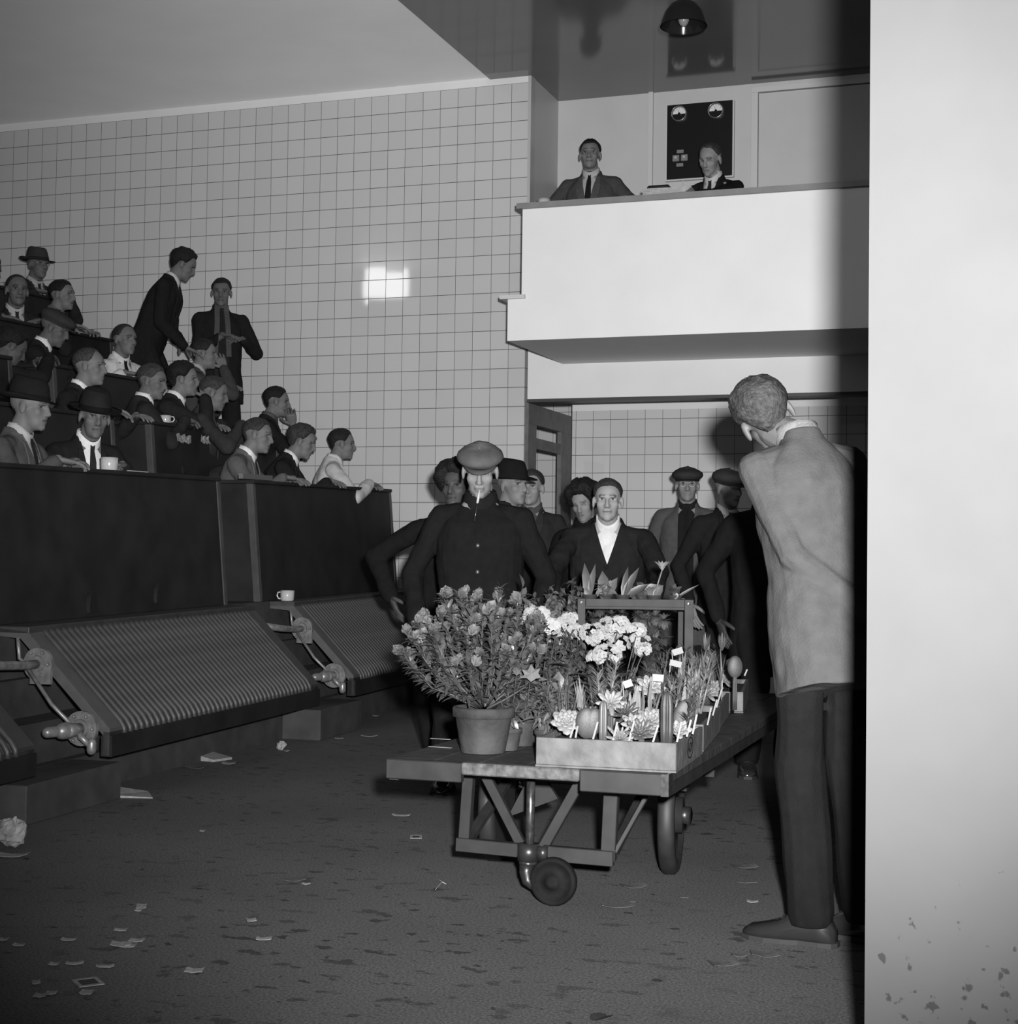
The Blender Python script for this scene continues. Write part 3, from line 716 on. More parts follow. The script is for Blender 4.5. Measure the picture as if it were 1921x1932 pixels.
# first tier
tp('man in black fedora and grey jacket in profile, left end of the front desk', 58,768,0,1.0, -78, hat='fedora', hatc=.012, jac=.062, skn=SK, hl=(-.1,.38,-.40), hrd=(.12,.42,-.36), hair=.02, hp=4, shirt=.35)
tp('man in dark brimmed hat and dark coat facing the camera behind the white mug', 179,786,0,1.02, -118, hat='fedora', hatc=.016, jac=DKC, hl=(-.06,.36,-.40), hrd=(.30,.30,-.42), skn=SK*.8, lean=18, hy=-14, hp=8, hr=-4)
tp('man in light grey jacket with combed hair leaning on the end of the second desk', 487,822,0,.98, -75, jac=.085, hair=.045, skn=SK, lean=16, hl=(-.2,.36,-.40), hrd=(.1,.42,-.42), hy=0, hp=6, hr=-6, vox=.0065)
tp('tousle haired man in dark jacket bending over his folded hands on the second desk', 571,834,0,1.0, -72, jac=.014, hair=.05, hstyle='wavy', skn=SK, lean=22, hl=(-.03,.40,-.33), hrd=(.07,.40,-.33), hp=16, hr=-4)
tp('man in white shirt sleeves and braces at the far end of the second desk', 646,838,0,.95, -60, jac=.42, lap=.42, shirt=.5, braces=True, hair=.018, skn=SK, lean=10, hl=(-.05,.34,-.25), hrd=(.12,.40,-.34), pr=(1,-.7,-.5), hem=-.10, hp=2)
# second tier
tp('balding man in white shirt and dark waistcoat behind the brimmed hat man', 170,692,1,1.66, -80, jac=.018, hair=.06, hstyle='thin', skn=SK*1.05, hy=6, hl=(-.25,.2,-.40), hrd=(.2,.36,-.36))
tp('grey haired man turned away behind the mug on the second tier desk', 288,720,1,1.66, -50, jac=.02, hair=.06, hstyle='short', skn=SK*.85, hy=-30, hp=8, hl=(-.2,.3,-.45))
tp('dark wavy haired man with white collar resting his chin on his hand', 348,716,1,1.66, -72, jac=.016, hair=.012, hstyle='wavy', skn=SK, hrd=(.05,.16,-.12), pr=(.5,.5,-1), hl=(-.12,.42,-.44), hy=4)
tp('fair haired man in grey jacket beside the chin resting man', 404,742,1,1.46, -62, jac=.03, hair=.055, skn=SK*.9, hp=12, hl=(-.1,.36,-.4), hrd=(.15,.3,-.45), shirt=.05, tie=None)
tp('black haired man with hand at chin, highest head above the second desk', 523,758,1,1.52, -62, jac=.012, hair=.01, hstyle='slick', skn=SK*.9, hl=(.0,.12,-.17), pl=(-.4,.5,-1), hp=2, shirt=.06)
# third tier
tp('man in white shirt and dark tie seated just in front of the bending man', 236,641,2,2.36, -110, jac=.45, lap=.45, shirt=.5, tie=.01, hair=.03, hstyle='thin', skn=SK*.9, hem=-.10, hy=4, lean=8)
tp('man in grey coat resting his cheek on his fist below the standing men', 386,668,2,2.06, -58, jac=.04, hair=.02, skn=SK, hrd=(.05,.14,-.10), pr=(.6,.4,-1), hy=-4, shirt=.3)
tp('man in pale flat cap looking down, left of the white shirted man', 104,620,2,2.36, -60, hat='cap', hatc=.035, jac=.014, skn=SK*.7, hp=20, hy=-10, eyes=False, lean=20)
tp('dark haired man hunched at the left edge of the photo on the third tier', 22,655,2,2.30, -40, jac=.014, hair=.012, hstyle='wavy', skn=SK*.6, hp=28, lean=26, eyes=False)
# fourth and fifth tier
tp('man in dark suit, white shirt and tie facing the camera at the upper left', 32,548,3,3.06, -128, jac=.016, hair=.03, hstyle='thin', skn=SK*.8, shirt=.35, lean=6)
tp('young man in dark suit stretching his arm along the desk at the upper left', 118,557,3,3.06, -80, jac=.013, hair=.012, hstyle='slick', skn=SK, hrd=(.30,.40,-.46), hl=(-.1,.3,-.45), shirt=.1)
tp('man in grey trilby hat and spectacles, topmost head of the audience', 72,500,4,3.72, -110, hat='fedora', hatc=.035, glasses=True, jac=.02, skn=SK*.8, lean=4, shirt=.3)
p_ = UB(-22,508,3.4)
person('dark coated figure leaning over, cut by the left edge of the photo', p_, W(3.5,3.4,TZ(4)).z, -70, lean=20, jac=.009, hair=.01, skn=SK*.5, hp=20, group='audience on the tribune')
# standing on the tribune stairs
p_ = UB(347,500,2.15)
person('slim man in dark suit standing bent forward looking down, by the tiled wall', p_, p_.z-1.50, -72, lean=22, hp=24, hy=10, hair=.012, hstyle='wavy', jac=.011, tro=.012, skn=SK*.8, hl=(.0,.02,-.64), hrd=(.14,.06,-.66), shirt=.4, hem=-.24, group='men standing on the tribune steps')
p_ = UB(418,552,2.1)
person('man in open dark jacket and pale scarf standing upright by the tiled wall', p_, p_.z-1.57, -142, hair=.014, hstyle='short', jac=.012, tro=.012, skn=SK*.72, hy=-12, hp=6, coatopen=True, v=-.1, shirt=.02, tie=.015, scarf=.06, hl=(-.14,.24,-.40), hrd=(.02,.26,-.38), hem=-.26, group='men standing on the tribune steps')
# ---- men around the trolley
CAPM, capH, capT = person('man in flat cap and buttoned black coat with a cigarette holder in his mouth', U(906,888,dep=7.2), 0, 196, s=1.0, hat='cap', hatc=.075, v=None, jac=.0075, tro=.009, eyes=False, hp=18, hy=2, skn=.165, vox=.0048, hem=-.30, lean=4, hl=(-.27,.08,-.70), hrd=(.28,.06,-.70), wide=1.10, feet=(-.16,.14,4), shoe=.012)
p2 = U(862,918,dep=8.3)
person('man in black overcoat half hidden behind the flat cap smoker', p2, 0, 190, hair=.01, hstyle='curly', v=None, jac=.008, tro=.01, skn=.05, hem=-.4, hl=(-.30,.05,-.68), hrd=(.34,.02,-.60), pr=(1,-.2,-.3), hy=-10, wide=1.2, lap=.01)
person('man in black fedora turned away behind the smoker', U(968,915,dep=8.9), 0, -100, hat='fedora', hatc=.006, v=None, jac=.009, skn=.13, hy=-15, hair=.15)
person('young man in dark jacket and tie standing before the doorway, hand at his chest', U(1003,920,dep=10.1), 0, 188, hair=.03, hstyle='slick', jac=.018, tro=.014, skn=.18, hy=-6, shirt=.05, tie=.02, hl=(-.1,.2,-.45), hrd=(-.05,.22,-.48), v=.25)
person('woman with bushy dark curly hair and dark dress looking down', U(1101,948,dep=9.6), 0, 176, s=.95, hair=.008, hstyle='curly', v=None, jac=.007, tro=.008, skn=.17, hp=18, hr=8, eyes=False, hem=-.5, cat='person', wide=.9, lap=.008)
PUSH, pH, pT = person('man in dark smock and white open collar pushing the trolley from behind', U(1147,944,dep=8.5), 0, 194, hair=.035, hstyle='short', jac=.013, tro=.011, skn=.23, vox=.0055, v=.30, shirt=.5, tie=None, lean=16, hl=(-.26,.36,-.52), hrd=(.27,.36,-.52), pl=(-1,-.2,-.3), pr=(1,-.2,-.3), wide=1.15, lap=.013, hem=-.3, curl=1.0)
person('man in flat cap and round spectacles with an open grey coat over black clothes', U(1297,915,dep=10.7), 0, 188, hat='cap', hatc=.028, glasses=True, skn=.17, jac=.062, lap=.06, tro=.012, coatopen=True, v=-.1, shirt=.012, tie=.01, hem=-.45, hair=.02, hy=6)
person('man in flat cap and dark suit with head turned right, beside the grey coat', U(1376,922,dep=9.9), 0, 214, hat='cap', hatc=.03, skn=.17, jac=.012, tro=.015, shirt=.35, hy=18, hp=6, hair=.02, hl=(-.24,-.02,-.74), hrd=(.24,-.04,-.74))
p9 = U(1452,905,dep=7.9)
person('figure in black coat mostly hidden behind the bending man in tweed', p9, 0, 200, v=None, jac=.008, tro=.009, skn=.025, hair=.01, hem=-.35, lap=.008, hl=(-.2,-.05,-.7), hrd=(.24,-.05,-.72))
# ---- tweed jacket man at the pier
TWD = .047
MANA, aH, aT = person('man in pale tweed jacket seen from behind, bending to look past the pier', U(1446,788,dep=4.6), 0, 34, s=.95, hair=.05, hstyle='wavy', jac=TWD, tro=.004, skn=.085, shirt=.13, tie=None, lean=14, roll=-3, hx=-.05, stoop=.06, hr=-30, hp=8, hy=-18, hl=(.16,-.37,-.60), hrd=(.22,-.38,-.62), pl=(-.9,-.2,-.5), pr=(1,-.5,-.3), wide=.88, vox=.0046, hem=-.26, feet=(-.03,.14,42), shoe=.008, curl=1.0, pk=1.0)
# ---- gentlemen in the booth
ZB = 2.95
person('man in grey double breasted jacket sitting behind the balcony parapet', U(1114,292,Y=11.2), ZB, 184, sit=True, jac=.045, lap=.055, tie=.01, shirt=.32, v=.20, hair=.01, hstyle='slick', skn=.13, hy=6, hl=(-.34,.22,-.40), hrd=(.30,.24,-.42), lean=4, wide=1.05, vox=.006)
person('bald fronted man in black suit reading papers behind the balcony parapet', U(1340,300,Y=11.1), ZB, 165, sit=True, jac=.010, shirt=.4, tie=.02, v=.16, hair=.05, hstyle='thin', skn=.18, hp=24, hr=-6, eyes=False, hl=(-.05,.45,-.38), hrd=(.22,.40,-.42), lean=12, vox=.006)

# ---------------------------------------------------------------- flower trolley
CW = M('trolley_wood', .026, .7, 14, .45, bump=.4, bs=40)
CW2 = M('trolley_wood_worn', .062, .7, 40, .55, bump=.5, bs=50)
CW3 = M('trolley_painted_wood', .0155, .55, 14, .3)
IRON = M('black_iron', .014, .35, 30, .3, spec=.5)
STEEL = M('steel_tube', .10, .28, 60, .4, metal=.8, spec=.6)
CO = Vector((-1.05,4.375,0)); CA = R(1.15)
cart = thing('trolley', 'low wooden platform trolley with iron castor carrying the potted plants', 'trolley', CO, CA)
def cp(nm, m, q, sm=False, bv=0, par=None):
    o = q.build(nm, m, par or cart, sm, bv); return o
ZD = .45
# platform boards run lengthwise; the front edge shows a worn strip between two darker ends
q = MB()
for i in range(6): q.box(-.87+i*.145+.002, -.87+(i+1)*.145-.002, .03, 2.95, ZD-.03, ZD)
cp('platform_boards', CW, q, bv=.003)
q = MB(); q.box(-.87,-.628,.0,.03,ZD-.058,ZD+.001); cp('edge_board', CW3, q, bv=.003); q = MB(); q.box(-.262,0,.0,.03,ZD-.062,ZD+.001); cp('edge_board', CW3, q, bv=.003)
q = MB(); q.box(-.627,-.263,-.004,.03,ZD-.034,ZD+.002); cp('worn_edge_strip', CW2, q, bv=.004)
q = MB(); q.box(-.87,-.84,.03,2.95,ZD-.065,ZD-.03); q.box(-.03,0,.03,2.95,ZD-.065,ZD-.03); q.box(-.87,0,2.95,2.98,ZD-.065,ZD); cp('side_rail', CW3, q)
q = MB(); q.box(-.004,.003,-.002,.05,ZD-.062,ZD+.002); q.box(-.02,.003,-.006,.0,ZD-.062,ZD+.001); cp('corner_iron', STEEL, q)
# underframe seen from the front
fy = .28
def fb(nm, a, b, w_, h_, m=CW3): q = MB(); q.beam(a, b, w_, h_, upv=(0,1,0)); return cp(nm, m, q, bv=.002)
fb('post', (-.715,fy,.145),(-.70,fy,.40), .035,.03); fb('post', (-.245,fy,.14),(-.235,fy,.40), .045,.03)
fb('brace', (-.655,fy+.005,.39),(-.525,fy+.005,.165), .030,.022); fb('brace', (-.33,fy+.005,.39),(-.455,fy+.005,.165), .032,.022)
fb('cross_rail', (-.735,fy-.012,.160),(-.53,fy-.012,.155), .042,.028); fb('cross_rail', (-.45,fy-.012,.153),(-.225,fy-.012,.150), .046,.028)
fb('head_rail', (-.72,fy,.39),(-.22,fy,.385), .03,.03, IRON)
for x0, x1 in ((-.715,-.70),(-.235,-.22)):
    fb('side_brace', (x0,fy+.02,.16),(x1,fy+.62,.39), .03,.024)
fb('side_brace', (-.225,fy,.165),(-.12,fy+.12,.39),.014,.02)
fb('axle_beam', (-.80,.86,.30),(-.12,.86,.30), .035,.04); fb('under_board', (-.62,1.3,.31),(-.10,1.25,.305), .05,.02)
q = MB(); q.hexa([(-.69,.66,.19),(-.52,.66,.26),(-.52,.68,.26),(-.69,.68,.19),(-.69,.66,.2),(-.60,.66,.37),(-.60,.68,.37),(-.69,.68,.2)]); cp('gusset_plate', CW3, q)
# swivel castor
q = MB(); q.tube([(-.492,fy-.02,.13),(-.490,fy-.02,.41)], .0135, 16); cp('castor_tube', STEEL, q, True)
q = MB(); q.tube([(-.492,fy-.03,.128),(-.492,fy-.03,.180)], .034, 16); q.box(-.46,-.43,fy-.05,fy-.03,.135,.175); cp('castor_bearing', IRON, q, True)
q = MB(); q.tube([(-.492,fy-.035,.128),(-.492,fy-.035,.118)], .028, 16); cp('castor_collar', STEEL, q, True)
q = MB(); q.tube([(-.494,fy-.04,.12),(-.494,fy-.045,.095),(-.488,fy-.05,.07),(-.462,fy-.05,.052)], [.024,.022,.018,.014], 12); cp('castor_fork', IRON, q, True)
def wheel(nm, c, r, wd, ax, m, hub=.3):
    ax = Vector(ax).normalized(); a = ax.cross(Vector((0,0,1))).normalized(); b = Vector((0,0,1)); q = MB(); rg = []
    for d, rr in ((-.5,r*.80),(-.5,r*.94),(-.3,r),(.3,r),(.5,r*.94),(.5,r*.80),(.25,r*.76),(.25,r*.3),(.7,r*hub),(.7,.01)):
        rg.append([Vector(c)+ax*wd*d+(a*math.cos(t)+b*math.sin(t))*rr for t in [2*math.pi*j/40 for j in range(40)]])
    q.rings(rg); return cp(nm, m, q, True)
wheel('castor_wheel', (-.405,fy-.05,.0745), .0735, .03, (0,-1,0), M('castor_rubber', .006, .8, 20, .4, spec=.1))
for x, sd in ((-.175,1),(-.80,-1)):
    wo = wheel('wheel', (x,.86,.20), .20, .055, (sd,.11*sd,0), CW3)
    q = MB(); q.tube([(x+sd*.03,.86,.20),(x+sd*.065,.857,.20)], .03, 12); q.build('hub_cap', IRON, wo, True)
q = MB(); q.tube([(-.84,2.96,.43),(-.84,3.1,.86),(-.62,3.1,.86),(-.62,2.96,.43)], .014, 10); cp('push_handle', IRON, q, True)
# ---------------------------------------------------------------- wooden trays
CR = M('tray_wood', .085, .75, 16, .32, bump=.3, bs=60)
CRL = M('tray_wood_end', .12, .75, 16, .3)
SOIL = M('soil', .006, .95, 60, .5, bump=1, bs=120)
def tray(lab, x, y, rz, wd, ln, hh=.085, stamp=False, end=CR):
    "x, y: front right bottom corner"
    t = thing('plant_tray', lab, 'tray', (x,y,ZD+.002), rz)
    q = MB(); q.box(-wd,0,0,.012,.006,hh); q.build('front_board', end, t, bevel=.0015)
    q = MB(); q.box(-wd,0,ln-.012,ln,.006,hh); q.build('back_board', CR, t)
    for a, b in ((-wd,-wd+.012),(-.012,0)): q = MB(); q.box(a,b,.0125,ln-.0125,.006,hh); q.build('side_board', CR, t, bevel=.001)
    q = MB(); q.box(-wd-.001,.001,-.001,ln,0,.0055); q.build('bottom_board', CR, t)
    q = MB(); q.box(-wd+.013,-.013,.013,ln-.013,.007,hh-.018); q.build('soil', SOIL, t)
    if stamp:
        INK = M('stamp_ink', .008, .9, spec=.05)
        q = MB(); n = 28
        for k_ in range(n):
            a, b = 2*math.pi*k_/n, 2*math.pi*(k_+1)/n
            q.hexa([(.0002 if o < 2 else .0012, .25+rr*math.cos(t_)*1.7, .046+rr*math.sin(t_)) for o, rr, t_ in ((0,.029,a),(0,.0325,a),(0,.0325,b),(0,.029,b),(2,.029,a),(2,.0325,a),(2,.0325,b),(2,.029,b))])
        st = q.build('oval_stamp', INK, t)
        cu = bpy.data.curves.new('stamp_letters','FONT'); cu.body = 'AOV'; cu.size = .040; cu.align_x = 'CENTER'; cu.align_y = 'CENTER'; cu.extrude = .0005
        tmp = bpy.data.objects.new('stamp_letters', cu); COL.objects.link(tmp)
        me = bpy.data.meshes.new_from_object(tmp.evaluated_get(bpy.context.evaluated_depsgraph_get())); bpy.data.objects.remove(tmp)
        me.transform(Matrix.Translation((.0008,.25,.046))@Matrix.Rotation(R(90),4,'Z')@Matrix.Rotation(R(90),4,'X')); link('stamp_letters', me, INK, t)
    return t
tray('long pale wooden tray with an oval stamp at the front corner of the trolley', -1.035,4.405, R(3.5), .415,.50, stamp=True, end=CR)
tray('second wooden tray of succulents behind the stamped one', -1.075,4.955, R(7), .40,.66, end=CRL)
tray('third wooden tray of succulents, nearly hidden between the others', -1.165,5.635, R(8), .34,.62)
tray('wooden tray jutting out at the far right of the trolley', -1.205,6.30, R(9), .36,.72, end=CRL)
# ---------------------------------------------------------------- plants
rng = random.Random(5)
LEAF = M('leaf_dark', .040, .42, 8, .4, spec=.5); LEAFM = M('leaf_mid', .065, .45, 9, .35, spec=.45); LEAFL = M('leaf_pale', .13, .5, 9, .3, spec=.4)
BLO = M('blossom_grey', .068, .6, 25, .35); WFL = M('petal_white', .19, .6, 30, .1); STM = M('plant_stem', .032, .6, 20, .3); CACT = M('cactus_skin', .034, .5, 20, .3)
ROS = M('rosette_leaf', .17, .5, 20, .25); TER = M('terracotta', .027, .85, 9, .65, bump=.5, bs=30); TAGM = M('label_white', .17, .5)
def leafq(q, p, d, n, L, wd, bend=.2, seg=3):
    "a leaf blade from p along d with upper side n"
    d = Vector(d).normalized(); sd = d.cross(Vector(n)); sd = sd.normalized() if sd.length > .01 else Vector((1,0,0)); n = sd.cross(d)
    pr = (.35,.95,.8,.0) if seg == 3 else (.3,1,.05)
    o = len(q.v); k = len(pr)
    for i, w_ in enumerate(pr):
        t = i/(k-1); c = Vector(p)+d*L*t-n*bend*L*t*t
        q.v += [tuple(c-sd*wd*w_*.5+n*wd*.12*w_), tuple(c), tuple(c+sd*wd*w_*.5+n*wd*.12*w_)]
    for i in range(k-1):
        for j in (0,1): q.f.append((o+i*3+j, o+i*3+j+1, o+i*3+3+j+1, o+i*3+3+j))
def rv(a=1): return Vector((rng.uniform(-a,a),rng.uniform(-a,a),rng.uniform(-a,a)))
def pot(par, r, h, m=TER):
    q = MB(); q.lathe([(r*.70,0),(r*.80,h*.35),(r*.90,h*.76),(r*.93,h*.78),(r*1.0,h*.79),(r*1.0,h*.97),(r*.97,h),(r*.88,h),(r*.86,h*.85)], n=32, cap=False); q.lathe([(r*.70,.0),(.001,.0)], n=32, cap=False)
    q.build('pot', m, par, True); q = MB(); q.lathe([(.002,h*.88),(r*.88,h*.86)], n=24, cap=False); q.build('soil', SOIL, par)
# azalea in the big pot
AP = U(897,1425,Z=ZD); AP.y += .07
az = thing('potted_azalea', 'wide azalea bush with many blossoms in the big terracotta pot', 'potted plant', (AP.x,AP.y,ZD+.003))
pot(az, .0985, .142)
def blossom_mesh(r, n=9, m=BLO):
    q = MB()
    for i in range(n):
        a = i*2.4; e = .25+.75*(i/n)
        d = Vector((math.cos(a)*math.sin(e*1.2), math.sin(a)*math.sin(e*1.2), math.cos(e*1.2)))
        leafq(q, -d*.002, d, Vector((-d.x*.3,-d.y*.3,1)), r*rng.uniform(.8,1.15), r*.95, -.25)
    return q
stq = MB(); lfq = MB(); tips = []
base = Vector((0,0,.13))
for i in range(8): 
    a = i*.79; stq.tube([base+Vector((0,0,-.02)), base+Vector((math.cos(a)*.015,math.sin(a)*.015,.03))], .007, 7)
for i in range(64):
    a = rng.uniform(0,2*math.pi); sp = rng.uniform(.05,1)**.6
    L = .20+.16*rng.random(); out = sp*.245
    tip = Vector((math.cos(a)*out*1.1-.02, math.sin(a)*out*.8, .155+L*(1.08-.48*sp)+rng.uniform(-.03,.03)))
    mid = base+(tip-base)*.5+Vector((math.cos(a)*.035*sp,math.sin(a)*.035*sp,-.02*sp))
    pts = [base, base+(mid-base)*.5+rv(.006), mid+rv(.01), mid+(tip-mid)*.55+rv(.012), tip]
    stq.tube(pts, [.0045,.0034,.0028,.0022,.0018], 5); tips.append(tip)
    for k_ in range(46):
        f = .30+.70*rng.random()**.8; seg = min(int(f*4),3); p = pts[seg].lerp(pts[seg+1], f*4-seg)
        d = (pts[seg+1]-pts[seg]).normalized()+rv(.9); leafq(lfq, p, d, Vector((0,0,1))+rv(.4), rng.uniform(.026,.046), rng.uniform(.012,.018), .25)
    for k_ in range(7):
        b_ = 2*math.pi*k_/7; leafq(lfq, tip, Vector((math.cos(b_),math.sin(b_),.25)), Vector((0,0,1)), .036, .011, .3)
# the long low branch on the left, ending in its own leaf whorl
lb = [base, Vector((-.09,-.05,.19)), Vector((-.15,-.06,.24)), Vector((-.195,-.06,.30)), Vector((-.222,-.05,.345))]
stq.tube(lb, [.005,.004,.003,.0025,.002], 5); tips.append(lb[-1])
for k_ in range(8): b_ = 2*math.pi*k_/8; leafq(lfq, lb[-1], Vector((math.cos(b_),math.sin(b_),.0)), Vector((0,0,1)), .045, .010, .3)
stq.build('stems', STM, az, True); lfq.build('foliage', LEAF, az, True)
bms = [blossom_mesh(.029,11).mesh('blossom') for _ in range(4)]; first = True
for i, t_ in enumerate(tips):
    if i%6 == 5 and i != len(tips)-1: continue
    for c in range(1 if rng.random() < .5 else 2):
        o = link('blossom', bms[(i+c)%4], BLO, az); o.location = t_+Vector((rng.uniform(-.018,.018),rng.uniform(-.018,.018),.006+.012*c))
        o.rotation_euler = (rng.uniform(-.7,.7), rng.uniform(-.7,.7), rng.uniform(0,6)); o.scale = (rng.uniform(.8,1.25),)*3
def plant(nm, lab, cat, loc, group=None, r=.05, h=.09, potm=None):
    t = thing(nm, lab, cat, loc, rng.uniform(0,6.28) if potm is None else 0, group)
    if h: pot(t, r, h, potm or TER)
    return t
def bushy(t, z0, R_, Hh, n, L, wd, m, stems=12, bend=.3, tiltz=.3):
    sq = MB(); lq = MB(); ends = []
    for i in range(stems):
        a = rng.uniform(0,6.28); o = rng.random()**.6*R_; tip = Vector((math.cos(a)*o, math.sin(a)*o, z0+Hh*(1-.35*(o/R_)**2)*rng.uniform(.8,1.05)))
        mid = Vector((tip.x*.45, tip.y*.45, z0+(tip.z-z0)*.55)); pts = [Vector((0,0,z0)), mid+rv(.01), tip]; sq.tube(pts, [.003,.0025,.0015], 5); ends.append(tip)
        for k in range(n):
            f = .25+.75*rng.random(); sg = 0 if f < .5 else 1; p = pts[sg].lerp(pts[sg+1], f*2-sg)
            leafq(lq, p, rv(1)+Vector((0,0,tiltz)), Vector((0,0,1))+rv(.5), L*rng.uniform(.7,1.2), wd*rng.uniform(.7,1.2), bend)
    sq.build('stems', STM, t, True); lq.build('foliage', m, t, True); return ends
def dk(px, py, dep, z=None):
    p = U(px, py, dep=dep); return (p.x, p.y, (z if z is not None else ZD)+.003)
# shrubs filling the middle of the trolley
p = dk(985,1300,5.12); t = plant('potted_begonia', 'broad leaved plant in the smaller dark pot right of the azalea', 'potted plant', p, r=.06, h=.10)
bushy(t, .09, .13, .16, 9, .075, .06, LEAFM, 12, .4, .1)
p = dk(1040,1290,5.5); t = plant('potted_shrub', 'small leaved green shrub between the azalea and the white flowers', 'potted plant', p, r=.06, h=.10)
e = bushy(t, .09, .17, .30, 44, .026, .014, LEAF, 26)
p = dk(1010,1250,6.0); t = plant('potted_shrub', 'taller leafy shrub with upright spikes behind the azalea', 'potted plant', p, r=.06, h=.10)
bushy(t, .09, .19, .42, 44, .030, .017, LEAFM, 22)
p = dk(910,1250,5.6); t = plant('potted_shrub', 'dense small leaved shrub filling in behind the azalea pot', 'potted plant', p, r=.06, h=.10)
bushy(t, .09, .20, .33, 40, .028, .015, LEAF, 26)
p = dk(960,1350,6.1); t = plant('poinsettia', 'pale star leaved plant standing tall behind the azalea', 'potted plant', p, r=.06, h=.10)
bushy(t, .09, .13, .46, 16, .06, .028, LEAFM, 10)
# pale ivy leaves lying over the shrubs
q = MB()
for px, py, sc in ((1002,1272,.85),(975,1268,.4)):
    c = U(px,py,dep=4.82); nn = (fl-c).normalized(); sx = rt; sy = nn.cross(sx)
    pts = [(0,-.028),(.018,-.016),(.036,-.012),(.026,.004),(.034,.022),(.014,.016),(.0,.036),(-.012,.014),(-.032,.016),(-.024,-.002),(-.036,-.014),(-.016,-.014)]
    o = len(q.v); q.v.append(tuple(c+nn*.004)); q.v += [tuple(c+sx*x*sc+sy*y*sc) for x, y in pts]
    q.f += [(o, o+1+i, o+1+(i+1)%12) for i in range(12)]
    q.tube([c-sy*-.02*sc, c+Vector((-.03,.06,-.10))], .0012, 5)
tag(q.build('ivy_sprig', M('ivy_leaf', .05, .5)), 'pale pointed ivy leaves hanging between the azalea and the crate', 'ivy')
# white flowering primulas
def flower_mesh(r):
    q = MB()
    for k in range(6):
        a = k*1.047; d = Vector((math.cos(a),math.sin(a),.15)); leafq(q, d*.001, d, Vector((0,0,1)), r, r*1.0, .1)
    return q.mesh('flower')
def primula(lab, px, py, dep, clusters):
    p = U(px, py, dep=dep); t = plant('white_primula', lab, 'flowering plant', (p.x,p.y,ZD+.003), r=.06, h=.10)
    t.rotation_euler = (0,0,0)
    lq = MB(); sq = MB()
    for i in range(26):
        a = rng.uniform(0,6.28); el = rng.uniform(.2,1.1); d = Vector((math.cos(a),math.sin(a),el)); b0 = Vector((0,0,.09)); e_ = b0+d*rng.uniform(.06,.14)
        sq.tube([b0,e_], .002, 5); leafq(lq, e_, d+Vector((0,0,-.5)), Vector((0,0,1)), rng.uniform(.06,.085), rng.uniform(.06,.08), .35)
    lq.build('foliage', LEAFM, t, True)
    for (cx, cy, rr, n) in clusters:
        c = U(cx, cy, dep=dep-.02+rng.uniform(-.05,.05))-Vector((p.x,p.y,ZD+.003)); sq.tube([Vector((0,0,.09)), Vector((c.x*.5,c.y*.5,c.z*.65)), c-Vector((0,0,.02))], .0022, 5)
        q = MB(); rr *= 1.30; n = int(n*.95)
        for k in range(n):
            u_ = Vector((rng.uniform(-1,1),rng.uniform(-1,1),rng.uniform(-.6,1))).normalized(); pc = c+Vector((u_.x*rr,u_.y*rr,u_.z*rr*.75)); nn = (u_+Vector((0,-.9,.25))).normalized(); a0 = nn.cross(Vector((0,0,1))).normalized(); b0 = nn.cross(a0); r_ = .0118*rng.uniform(.8,1.15)
            for g in range(5):
                an = g*1.2566; d = a0*math.cos(an)+b0*math.sin(an); leafq(q, pc+d*.0015, d+nn*.15, nn, r_, r_*1.15, .1, 2)
        fc = q.build('flower_cluster', WFL, t)
    sq.build('stems', STM, t, True)
primula('white primula with a round flower head, leftmost of the white flowers', 1020,1260,5.25, [(1013,1163,.032,50),(1036,1182,.026,40),(990,1175,.012,8)])
primula('white primula with flower heads in front of the wooden rack post', 1085,1270,5.65, [(1062,1185,.036,46),(1090,1195,.032,40),(1050,1205,.022,20),(1075,1165,.02,18)])
primula('white primula arching in front of the wooden rack opening', 1140,1275,5.45, [(1120,1195,.034,44),(1150,1185,.034,44),(1165,1180,.03,36),(1135,1205,.028,28),(1168,1212,.024,18)])
primula('white primula with drooping heads, rightmost and lowest of the white flowers', 1170,1285,5.3, [(1145,1236,.034,44),(1125,1240,.022,22),(1200,1190,.022,24),(1205,1212,.028,30),(1212,1225,.018,16)])
# succulents in the trays
def rosette(t, z, r, n, m, wd=.42, th=.3, up_=.2):
    q = MB(); TI = Matrix.Rotation(R(48),3,'X')
    for i in range(n):
        f = i/n; a = i*2.39996; el = up_+1.25*(1-f)*0+1.2*f; d = Vector((math.cos(a)*math.cos(el), math.sin(a)*math.cos(el), math.sin(el)))
        L = r*(1-.55*f); d = TI@d; rot = TI@(TI.inverted()@d).to_track_quat('X','Z').to_matrix(); q.ell(Vector((0,0,z))+d*L*.5, (L*.52, L*wd*.5, L*th*.28), 8, 6, rot)
    q.build('rosette', m, t, True)
def spike(t, z, H_, r, m, spines=True):
    q = MB(); n = 10; rg = []
    for zz, rr in ((0,.9),(.3,1),(.75,1),(.93,.8),(1,.25)): rg.append([(r*rr*(1+.20*math.cos(8*a))*math.cos(a), r*rr*(1+.20*math.cos(8*a))*math.sin(a), z+H_*zz) for a in [2*math.pi*j/32 for j in range(32)]])
    q.rings(rg); q.build('column', m, t, True)
    if spines:
        q = MB()
        for i in range(70):
            a = rng.uniform(0,6.28); zz = rng.uniform(.05,.98)*H_+z; d = Vector((math.cos(a),math.sin(a),.4)); p = Vector((math.cos(a)*r,math.sin(a)*r,zz)); leafq(q, p, d, Vector((0,0,1)), .007, .0016, 0, 2)
        q.build('spines', LEAFL, t)
